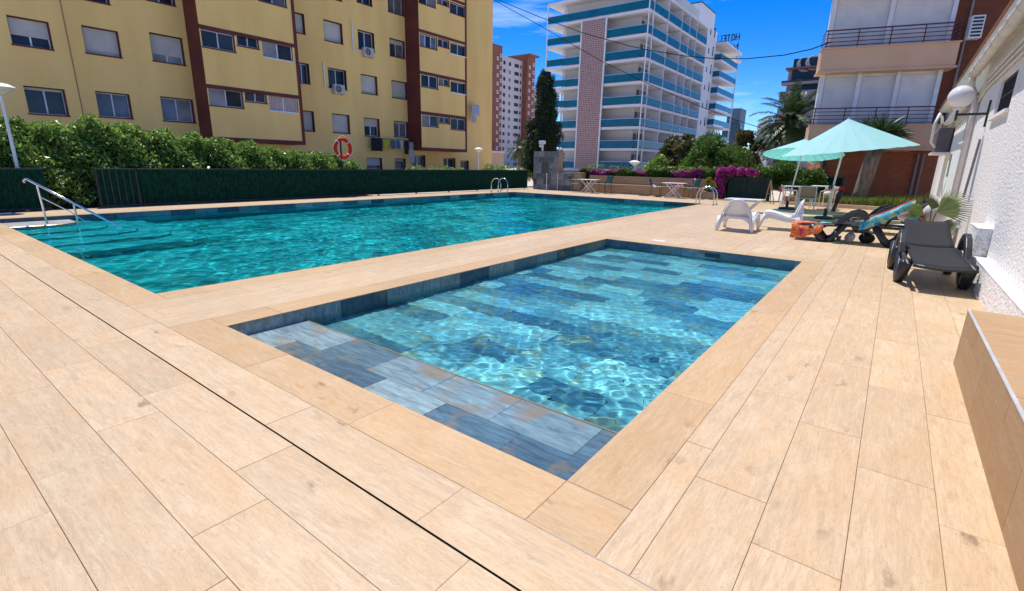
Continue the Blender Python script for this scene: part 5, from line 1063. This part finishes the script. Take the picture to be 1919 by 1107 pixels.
# towels on the second lounger
def sheet(name, label, P, m, cat='towel', solid=.012, group=None):
    P = np.array(P, float); c = P.reshape(-1, 3).mean(0); c[2] = P[..., 2].min(); return tag(part(name, MB().grid(P), m, smooth=True, solid=solid, loc=c, sub=1), label, cat, group)
def towel_mat(name, cols, scale):
    m, nt, b = _new(name); N = nt.nodes.new; L = nt.links.new; tc = N('ShaderNodeTexCoord'); ns = N('ShaderNodeTexNoise'); ns.inputs['Scale'].default_value = scale; ns.inputs['Detail'].default_value = 2; ns.inputs['Distortion'].default_value = 1.2; L(tc.outputs['Object'], ns.inputs['Vector'])
    rp = N('ShaderNodeValToRGB'); cr = rp.color_ramp; cr.interpolation = 'CONSTANT'; cr.elements[0].position = 0; cr.elements[0].color = (*cols[0], 1); cr.elements[1].position = .37; cr.elements[1].color = (*cols[1], 1)
    for i, c in enumerate(cols[2:]): e = cr.elements.new(.46+.09*i); e.color = (*c, 1)
    L(ns.outputs['Fac'], rp.inputs[0]); L(rp.outputs[0], b.inputs['Base Color']); b.inputs['Roughness'].default_value = .95; return m
ORT = towel_mat('orange patterned cotton', [(.62, .09, .01), (.75, .22, .02), (.50, .02, .10), (.70, .40, .12), (.60, .10, .02)], 9); BLT = towel_mat('turquoise patterned cotton', [(.01, .13, .30), (.02, .28, .42), (.10, .42, .45), (.45, .42, .16), (.05, .30, .45)], 7)
P = [[(x+.03*math.sin(9*s+3*j), y-.035*math.sin(x*26)*max(0, 1-z/.3), z+.015*math.sin(11*s+x*9)+max(0, .3-z)*max(0, (x+1.35))*1.6) for s, (y, z) in zip(np.linspace(0, 1, 12), ((11.64, .04), (11.63, .10), (11.635, .18), (11.65, .26), (11.70, .325), (11.8, .34), (11.95, .335), (12.1, .335), (12.25, .34), (12.33, .30), (12.37, .2), (12.38, .1)))] for j, x in enumerate(np.linspace(-1.58, -1.02, 9))]
sheet('beach_towel', 'orange and pink patterned towel draped over the foot of the lounger', P, ORT)
P = [[(x, y, z+.01*math.sin(12*x+8*y)) for (y, z) in ((11.70+(x+1.12)*.35, .365), (11.85, .36), (12.0, .355), (12.2, .36))] for x in np.linspace(-1.1, -.82, 5)]
sheet('beach_towel', 'blue and yellow towel corner lying over the orange towel', P, BLT)
def back_strip(y0, y1, lift, x0=-.42, x1=.36, flap=False):
    P = []
    for s in np.linspace(0, 1, 12):
        x = x0+(x1-x0)*s; z = .40+max(0, (x+.40))/.70*.42+lift+.012*math.sin(9*s); P.append(([(x, y0-.012, z-.16-.03*math.sin(6*s)), (x, y0-.015, z-.08)] if flap else [])+[(x+.01*math.sin(20*v), y0+(y1-y0)*v, z+.008*math.sin(14*v+5*s)) for v in np.linspace(0, 1, 7)])
    return P
sheet('beach_towel', 'turquoise patterned towel hanging on the lounger backrest', back_strip(11.68, 12.0, .03, flap=True), BLT)
sheet('beach_towel', 'red towel laid along the lounger backrest', back_strip(12.0, 12.32, .04), mat('red cotton', (.36, .015, .03), (.28, .01, .02), 6, .95))
P = [[(.30+.02*math.sin(6*v), y, z) for v, (y, z) in enumerate(((11.62, .35), (11.62, .5), (11.64, .62), (11.7, .76), (11.82, .82)))], [(.37, y, z) for (y, z) in ((11.62, .37), (11.62, .5), (11.64, .63), (11.7, .79), (11.82, .84))], [(.45, y, z) for (y, z) in ((11.63, .40), (11.63, .5), (11.65, .6), (11.72, .76), (11.82, .82))]]
sheet('beach_towel', 'turquoise towel end hanging over the lounger head', P, BLT)
# bags and clothes heaped behind the empty lounger
def heap(name, label, c, r, m, cat, seed=0, flat=.6):
    q = np.random.default_rng(seed); P = []
    for th in np.linspace(0, math.pi, 9):
        row = []
        for ph in np.linspace(0, 2*math.pi, 15): w = 1+.16*math.sin(3*ph+seed)+.1*math.sin(5*ph+2*th+seed); row.append((c[0]+r[0]*w*math.sin(th)*math.cos(ph), c[1]+r[1]*w*math.sin(th)*math.sin(ph), c[2]+r[2]+r[2]*math.cos(th)*(1+.12*math.sin(4*ph))))
        P.append(row)
    return tag(part(name, MB().grid(P), m, smooth=True, loc=(c[0], c[1], c[2])), label, cat)
lg4 = lounger('pale folded lounger stacked against the white wall behind the potted palm', (.15, 12.75, 0), R_(-80), (1.0, .40), (1.6, .95))
for ch in lg4.children:
    if ch.type == 'MESH': ch.data.materials[0] = PLASTIC
heap('beach_bag', 'white beach bag resting on the pale lounger', (.72, 12.75, .42), (.2, .16, .2), mat('white canvas', (.66, .62, .58)), 'bag', 3)
heap('garment', 'red garment dropped on top of the pale lounger', (.45, 12.6, .44), (.13, .12, .11), mat('red cotton', (.36, .015, .03)), 'clothing', 4)
heap('garment', 'white garment thrown over the pale lounger head', (.28, 12.75, .43), (.14, .12, .14), mat('white canvas', (.66, .62, .58)), 'clothing', 6)
t = thing('towel_roll', 'white rolled towel under the towel-covered lounger', 'towel', (-.55, 12.1, 0)); part('roll', MB().tube([(-.55, 11.95, .09), (-.55, 12.3, .09)], .085, 14).tube([(-.55, 11.945, .09), (-.55, 11.95, .09)], .05, 14), mat('white canvas', (.66, .62, .58)), t, smooth=True)
part('tie', MB().tube([(-.55, 12.08, .09), (-.55, 12.11, .09)], .088, 14), mat('green strap', (.02, .12, .08)), t)
for k, (x, c, w) in enumerate(((-.84, (.35, .10, .03), 'brown'), (-.74, (.45, .38, .22), 'cream'))):
    t = thing('food_tub', w+' tub under the towel-covered lounger', 'tub', (x, 12.15, 0)); part('tub', MB().lathe([(0, 0), (.035, 0), (.045, .085), (.043, .085)], (x, 12.15, 0), 16), mat('tub '+w, c), t, smooth=True); part('lid', MB().lathe([(.048, .086), (.048, .096), (0, .098)], (x, 12.15, 0), 16), WHITE, t)
t = thing('sandal', 'small dark green sandal on the deck before the lounger', 'sandal', (-.70, 11.6, 0)); part('sole', MB().prism([(-.72-.06, 11.55), (-.66, 11.56), (-.62, 11.6), (-.64, 11.65), (-.76, 11.64), (-.80, 11.6)], .0, .02, 2), mat('green strap', (.02, .12, .08)), t, bevel=.005); part('strap', MB().tube([(-.72, 11.56, .02), (-.71, 11.6, .05), (-.70, 11.64, .02)], .008, 6), mat('green strap', (.02, .12, .08)), t)
heap('dark_bag', 'black bag on the deck under the towel-covered lounger', (-.28, 12.15, 0), (.14, .12, .10), mat('black nylon', (.012, .012, .014)), 'bag', 8)
# --- white moulded easy chairs (local: y forward, x across)
def easy_chair(label, loc, rz):
    t = thing('easy_chair', label, 'chair', loc, rz, 'white moulded easy chairs')
    # centre line of the shell from knee to the top of the back, and its half widths
    pr = [(.42, .365, .335), (.36, .395, .345), (.24, .385, .35), (.10, .345, .35), (-.04, .30, .345), (-.15, .275, .335), (-.22, .30, .325), (-.26, .36, .30), (-.30, .46, .265), (-.335, .57, .225), (-.36, .655, .18), (-.372, .70, .11)]
    P = []
    for (y, z, w) in pr:
        P.append([(x*w, y+(.05*abs(x)**2.5 if z > .3 and y < -.2 else 0), z+.035*abs(x)**3*(1 if y > -.2 else .0)) for x in np.linspace(-1, 1, 11)])
    part('shell', MB().grid(P), PLASTIC, t, smooth=True, solid=.022, sub=1, local=True)
    for s in (-1, 1):
        # side beam from knee to the rear foot, legs flaring out
        top = [(.45, .35), (.40, .40), (.30, .40), (.10, .36), (-.10, .31), (-.24, .30), (-.30, .34)]; bot = [(-.33, .20), (-.22, .20), (-.05, .21), (.12, .25), (.28, .28), (.36, .25)]
        part('side_beam', MB().prism(top+bot, s*.31, s*.375, 0), PLASTIC, t, bevel=.012, local=True)
        part('leg', MB().tube([(s*.335, .385, .36), (s*.36, .45, .18), (s*.375, .50, .004)], [.062, .05, .034], 8, sx=.8), PLASTIC, t, smooth=True, local=True)
        part('leg', MB().tube([(s*.33, -.28, .32), (s*.355, -.345, .16), (s*.37, -.39, .004)], [.07, .055, .036], 8, sx=.8), PLASTIC, t, smooth=True, local=True)
        part('side_fin', MB().add([(s*.10, -.37, .705), (s*.20, -.385, .55), (s*.30, -.40, .36), (s*.35, -.405, .18), (s*.345, -.25, .24), (s*.335, -.10, .31), (s*.30, -.27, .40), (s*.22, -.325, .57)], [(0, 1, 7), (1, 2, 6, 7), (2, 3, 4, 6), (4, 5, 6)]), PLASTIC, t, solid=.02, local=True)
    part('back_rim', MB().tube([(-.325, -.25, .34), (-.285, -.29, .46), (-.235, -.325, .57), (-.17, -.35, .66), (-.08, -.37, .71), (.08, -.37, .71), (.17, -.35, .66), (.235, -.325, .57), (.285, -.29, .46), (.325, -.25, .34)], .017, 8), PLASTIC, t, smooth=True, local=True)
    part('rear_skirt', MB().grid([[(x, -.30-.03*(1-u)-.02*u, .34-.14*u*(abs(x)/.33)**2-.03*u) for x in np.linspace(-.33, .33, 9)] for u in (0, .5, 1)]), PLASTIC, t, smooth=True, solid=.02, local=True)
    return t
easy_chair('white moulded easy chair seen from behind, next to the drop-leaf table', (-2.77, 12.37, 0), R_(3))
easy_chair('white moulded easy chair turned sideways beside the parasol base', (-2.0, 13.42, 0), R_(98))
t = thing('low_table', 'low white table with one slanted leg behind the easy chairs', 'table', (-3.85, 17.9, 0))
part('top', MB().prism([(-4.45, 17.55), (-3.35, 17.62), (-3.32, 18.3), (-4.42, 18.25)], .385, .425, 2), PLASTIC, t, bevel=.012); part('leg', MB().tube([(-3.42, 17.9, .39), (-3.8, 17.9, .0)], [.05, .06], 8, sx=.5), PLASTIC, t); part('leg', MB().tube([(-4.3, 17.95, .39), (-3.9, 17.95, .0)], [.05, .06], 8, sx=.5), PLASTIC, t)
# --- parasols
def parasol(label, base, top, r, drop, tilt=(0, 0), nrib=24):
    t = thing('parasol', label, 'parasol', base, 0, None); top = np.array(top, float); base = np.array(base, float)
    M = Matrix.Translation(top) @ Matrix.Rotation(tilt[0], 4, 'Y') @ Matrix.Rotation(tilt[1], 4, 'X')
    P = []; nu = nrib*4
    for f_ in np.linspace(.0, 1, 9):
        row = []
        for k in range(nu+1):
            a = 2*math.pi*k/nu; lobe = abs(math.sin(a*nrib/2)); rr = max(.02, f_*r*(1-.012*lobe*f_)); row.append((rr*math.cos(a), rr*math.sin(a), -drop*f_**1.0-.012*lobe*f_))
        P.append(row)
    cm = mat('turquoise canvas', (.60, .90, .89), (.54, .86, .85), 3, .8, trans=.4); _t = [n_ for n_ in cm.node_tree.nodes if n_.type == 'BSDF_TRANSLUCENT'][0]; [cm.node_tree.links.remove(l_) for l_ in list(_t.inputs[0].links)]; _t.inputs[0].default_value = (.04, .66, .60, 1)
    part('canopy', MB().grid(P).xf(M), cm, t, smooth=False)
    rb = MB()
    for k in range(nrib): a = 2*math.pi*k/nrib; rb.tube([(0.03*math.cos(a), .03*math.sin(a), -.025), (r*math.cos(a), r*math.sin(a), -drop-.012)], .007, 4, False)
    part('ribs', rb.xf(M), mat('pale rib', (.34, .62, .60)), t)
    dn = np.array(M.to_3x3() @ Vector((0, 0, -drop*.9)))
    part('pole', MB().tube([base+np.array([0, 0, .08]), top+dn*.6, top], .026, 10), WHITE, t, smooth=True); part('finial', MB().tube([top, top+np.array([0, 0, .05])], .02, 8), WHITE, t)
    part('crank', MB().box(base[0]-.04, base[0]+.06, base[1]-.05, base[1]+.04, .86, .98), mat('dark teal plastic', (.01, .05, .06)), t); b = part('base', MB().lathe([(.0, .0), (.27, .0), (.27, .05), (.22, .075), (.05, .09), (.045, .30), (.0, .30)], base, 24), mat('cast dark base', (.02, .025, .03), None, 6, .6), t, smooth=True)
    return t
parasol('large turquoise parasol tilted over the sun loungers', (-1.50, 17.33, 0), (-1.36, 17.33, 2.80), 1.63, .86, (R_(-5.5), R_(3)))
parasol('smaller turquoise parasol showing its underside over the garden chairs', (-2.98, 20.35, 0), (-2.76, 20.35, 2.42), 1.25, .52, (R_(-1), R_(-9)))
# --- teal bistro chairs and white folding tables by the bench
TEAL = mat('teal textile', (.012, .16, .16), (.009, .12, .12), 9, .8)
def bistro_chair(label, loc, rz):
    t = thing('bistro_chair', label, 'chair', loc, rz, None); w = .22
    part('seat', MB().grid([[(x, y, .44-.012*math.cos(x*7)) for x in np.linspace(-w, w, 5)] for y in np.linspace(-.2, .22, 5)]), TEAL, t, solid=.014, smooth=True, local=True)
    part('backrest', MB().grid([[(x, -.22-.12*(z-.5)/.4-.02*math.cos(x*7), z) for x in np.linspace(-w, w, 5)] for z in np.linspace(.56, .89, 5)]), TEAL, t, solid=.014, smooth=True, local=True)
    for s in (-1, 1):
        x = s*(w+.015)
        part('leg', MB().tube([(x, .24, .0), (x, .21, .44), (x, .19, .63)], .011, 6), BLACK, t, local=True); part('leg', MB().tube([(x, -.27, .0), (x, -.18, .44), (x, -.34, .90)], .011, 6), BLACK, t, local=True)
        part('armrest', MB().tube([(x, .21, .63), (x, -.25, .645)], .012, 6), BLACK, t, local=True); part('rail', MB().tube([(x, .21, .43), (x, -.18, .43)], .011, 6), BLACK, t, local=True)
    return t
def folding_table(label, loc, rz=0):
    t = thing('folding_table', label, 'table', loc, rz); part('top', MB().box(-.52, .52, -.33, .33, .66, .685), WHITE, t, bevel=.008, local=True)
    for y in (-.28, .28):
        part('leg', MB().box(-.02, .02, y-.012, y+.012, -.46, .46).xf(Matrix.Translation((0, 0, .335)) @ Matrix.Rotation(R_(44), 4, 'Y')), WHITE, t, local=True); part('leg', MB().box(-.02, .02, y*.9-.012, y*.9+.012, -.46, .46).xf(Matrix.Translation((0, 0, .335)) @ Matrix.Rotation(R_(-44), 4, 'Y')), WHITE, t, local=True)
    part('crossbar', MB().tube([(-.3, -.27, .03), (-.3, .27, .03)], .012, 6), WHITE, t, local=True); part('crossbar', MB().tube([(.3, -.27, .03), (.3, .27, .03)], .012, 6), WHITE, t, local=True); return t
folding_table('white folding table at the shower end of the bench', (-12.72, 23.35, 0), R_(4)); folding_table('white folding table at the planted end of the bench', (-8.2, 23.3, 0), R_(2))
bistro_chair('teal chair between the slate shower wall and its table', (-13.6, 23.45, 0), R_(-72)); bistro_chair('teal chair between the shower-end table and the bench middle', (-11.85, 23.5, 0), R_(78))
bistro_chair('teal chair with a pale towel on its seat', (-9.1, 23.4, 0), R_(-78)); bistro_chair('teal chair with a pink towel over its back', (-7.45, 23.5, 0), R_(80))
P = [[(-7.28+.14*v-.06*math.sin(5*u), 23.27+.24*u, .90-.42*abs(v-.3)) for u in np.linspace(0, 1, 6)] for v in np.linspace(0, 1, 8)]
P = [[(-7.42+.17*math.sin(w*3)*.5, 23.27+.30*u+.02*math.sin(7*w), z) for u in np.linspace(0, 1, 6)] for w, z in zip(np.linspace(0, 2, 8), (.50, .60, .72, .84, .93, .86, .75, .66))]
PINK = mat('pink patterned cotton', (.62, .16, .26), (.66, .55, .55), 14, .95); sheet('beach_towel', 'pink and white towel hung over a teal chair back', [[(p[0]+.28*(p[2]-.5)*.4+.06, p[1], p[2]) for p in r] for r in P], PINK)
P = [[(-9.02+.38*u, 23.24+.3*v, .465+.02*math.sin(8*u+5*v)) for v in np.linspace(0, 1, 6)] for u in np.linspace(-.5, .5, 7)]; sheet('beach_towel', 'pale lilac towel lying on a teal chair seat', [[(p[0]-.05, p[1], p[2]+max(0, (-9.12-p[0]))*1.1) for p in r] for r in P], mat('pale lilac cotton', (.60, .52, .60)))
P = [[(-8.35+.6*u, 24.02+.25*v, .485+.05*math.sin(5*u+3*v)*math.sin(4*v)+.02) for v in np.linspace(0, 1, 6)] for u in np.linspace(-.5, .5, 9)]; sheet('beach_towel', 'pink towel heap on the bench behind the table', P, mat('pink cotton', (.60, .10, .22)))
for k, (x, y, l) in enumerate(((-9.75, 23.25, 'dark sandal lying apart from the chair with the pale towel'), (-9.55, 23.35, 'dark sandal next to the leg of the chair with pale towel'), (-9.0, 23.5, 'dark sandal under the seat of the chair with pale towel'))):
    t = thing('sandal', l, 'sandal', (x, y, 0), .4*k, 'dark sandals near the bench'); part('sole', MB().prism([(-.13, -.04), (.1, -.05), (.14, 0), (.1, .05), (-.13, .04)], 0, .025, 2), BLACK, t, bevel=.006, local=True); part('strap', MB().tube([(.04, -.045, .02), (.05, 0, .06), (.04, .045, .02)], .01, 6), BLACK, t, local=True)
# --- garden chairs and tables under the parasols
SLING = mat('tan sling', (.42, .27, .17), (.37, .235, .15), 60, .8)
def sling_chair(label, loc, rz, back=.82):
    t = thing('sling_chair', label, 'chair', loc, rz, None); w = .23
    part('seat_sling', MB().grid([[(x, y, .42-.02*math.cos(y*6)) for x in np.linspace(-w, w, 5)] for y in np.linspace(-.2, .22, 5)]), SLING, t, solid=.01, smooth=True, local=True)
    part('back_sling', MB().grid([[(x, -.22-.1*(z-.42)/.4, z) for x in np.linspace(-w, w, 5)] for z in np.linspace(.42, back, 5)]), SLING, t, solid=.01, smooth=True, local=True)
    for s in (-1, 1):
        x = s*(w+.02); part('leg', MB().tube([(x, .25, 0), (x, .22, .62), (x, -.22, .64)], .016, 8), WHITE, t, local=True); part('leg', MB().tube([(x, -.30, 0), (x, -.20, .42), (x, -.32, back+.02)], .016, 8), WHITE, t, local=True)
    part('top_bar', MB().tube([(-w-.02, -.32, back+.01), (w+.02, -.32, back+.01)], .014, 8), WHITE, t, local=True); part('lower_bar', MB().tube([(-w-.02, -.23, .40), (w+.02, -.23, .40)], .014, 8), WHITE, t, local=True); return t
sling_chair('tan sling chair showing its back between the parasol poles', (-2.45, 20.95, 0), R_(4)); sling_chair('tan sling chair behind the white garden table', (-1.9, 22.3, 0), R_(170), .78); sling_chair('tan sling chair turned sideways left of the garden table', (-3.15, 21.75, 0), R_(-80), .80)
def garden_table(label, x0, x1, y0, y1, z):
    t = thing('garden_table', label, 'table', ((x0+x1)/2, (y0+y1)/2, 0)); part('top', MB().box(x0, x1, y0, y1, z-.03, z), WHITE, t, bevel=.008)
    for x in (x0+.05, x1-.05):
        for y in (y0+.05, y1-.05): part('leg', MB().tube([(x, y, 0), (x, y, z-.03)], .018, 8), WHITE, t)
    return t
garden_table('white garden table behind the tan sling chair', -2.45, -1.72, 21.35, 22.0, .84); garden_table('white garden table near the smaller parasol pole', -3.35, -2.75, 21.2, 21.7, .80)
heap('cushion', 'pale cushion on the rear sling chair', (-1.95, 22.25, .43), (.18, .16, .1), mat('white canvas', (.66, .62, .58)), 'cushion', 2)
t = thing('hanging_bag', 'dark bag hung on a post beside the large parasol pole', 'bag', (-1.5, 20.75, 0)); part('stand', MB().tube([(-1.58, 20.75, 0), (-1.42, 20.8, .86)], [.07, .05], 8), BLACK, t); part('pouch', MB().tube([(-1.53, 20.68, .3), (-1.47, 20.7, .55), (-1.45, 20.7, .75)], [.06, .11, .06], 10), mat('black nylon', (.012, .012, .014)), t, smooth=True); part('tag', MB().box(-1.52, -1.36, 20.62, 20.72, .74, .88), mat('red cotton', (.36, .015, .03)), t, bevel=.02)
t = thing('wooden_trestle', 'folded wooden trestle leaning at the edge of the planting bed', 'trestle', (-4.05, 23.15, 0)); WD = mat('weathered wood', (.42, .30, .18), (.33, .23, .13), 8, .8)
for a, b in (((-4.27, 23.3, 0), (-4.13, 23.1, .95)), ((-3.86, 23.0, 0), (-4.11, 23.1, .96)), ((-4.05, 23.35, 0), (-4.12, 23.12, .93))): part('leg', MB().tube([a, b], .022, 4), WD, t)
part('crossbar', MB().tube([(-4.2, 23.2, .4), (-3.97, 23.05, .42)], .015, 4), WD, t)
for k, (x, y, c, w) in enumerate(((-3.75, 23.3, (.40, .06, .03), 'red toy spade standing'), (-3.5, 23.35, (.45, .12, .03), 'orange toy bucket standing'), (-3.2, 23.4, (.42, .20, .04), 'ochre toy truck lying'))):
    t = thing('toy', w+' in the planting bed behind the trestle', 'toy', (x, y, .12)); m_ = mat('toy '+w, c, None, 5, .5)
    if k == 0: part('handle', MB().tube([(x, y, .1), (x+.03, y, .55)], .02, 6), m_, t); part('blade', MB().prism([(x-.07, .5), (x+.1, .5), (x+.08, .72), (x-.05, .72)], y-.01, y+.01, 1), m_, t)
    elif k == 1: part('pail', MB().lathe([(0, .0), (.09, 0), (.13, .22), (.125, .22), (.09, .02)], (x, y, .1), 16), m_, t); part('handle', MB().tube([(x+.12*math.cos(a), y, .32+.12*math.sin(a)) for a in np.linspace(0, math.pi, 9)], .008, 5), m_, t)
    else: part('body', MB().box(x-.2, x+.2, y-.08, y+.08, .18, .28).box(x-.2, x-.05, y-.08, y+.08, .281, .4), m_, t, bevel=.015); [part('wheel', MB().tube([(x+dx_, y-.1, .15), (x+dx_, y+.1, .15)], .06, 12), BLACK, t) for dx_ in (-.12, .12)]
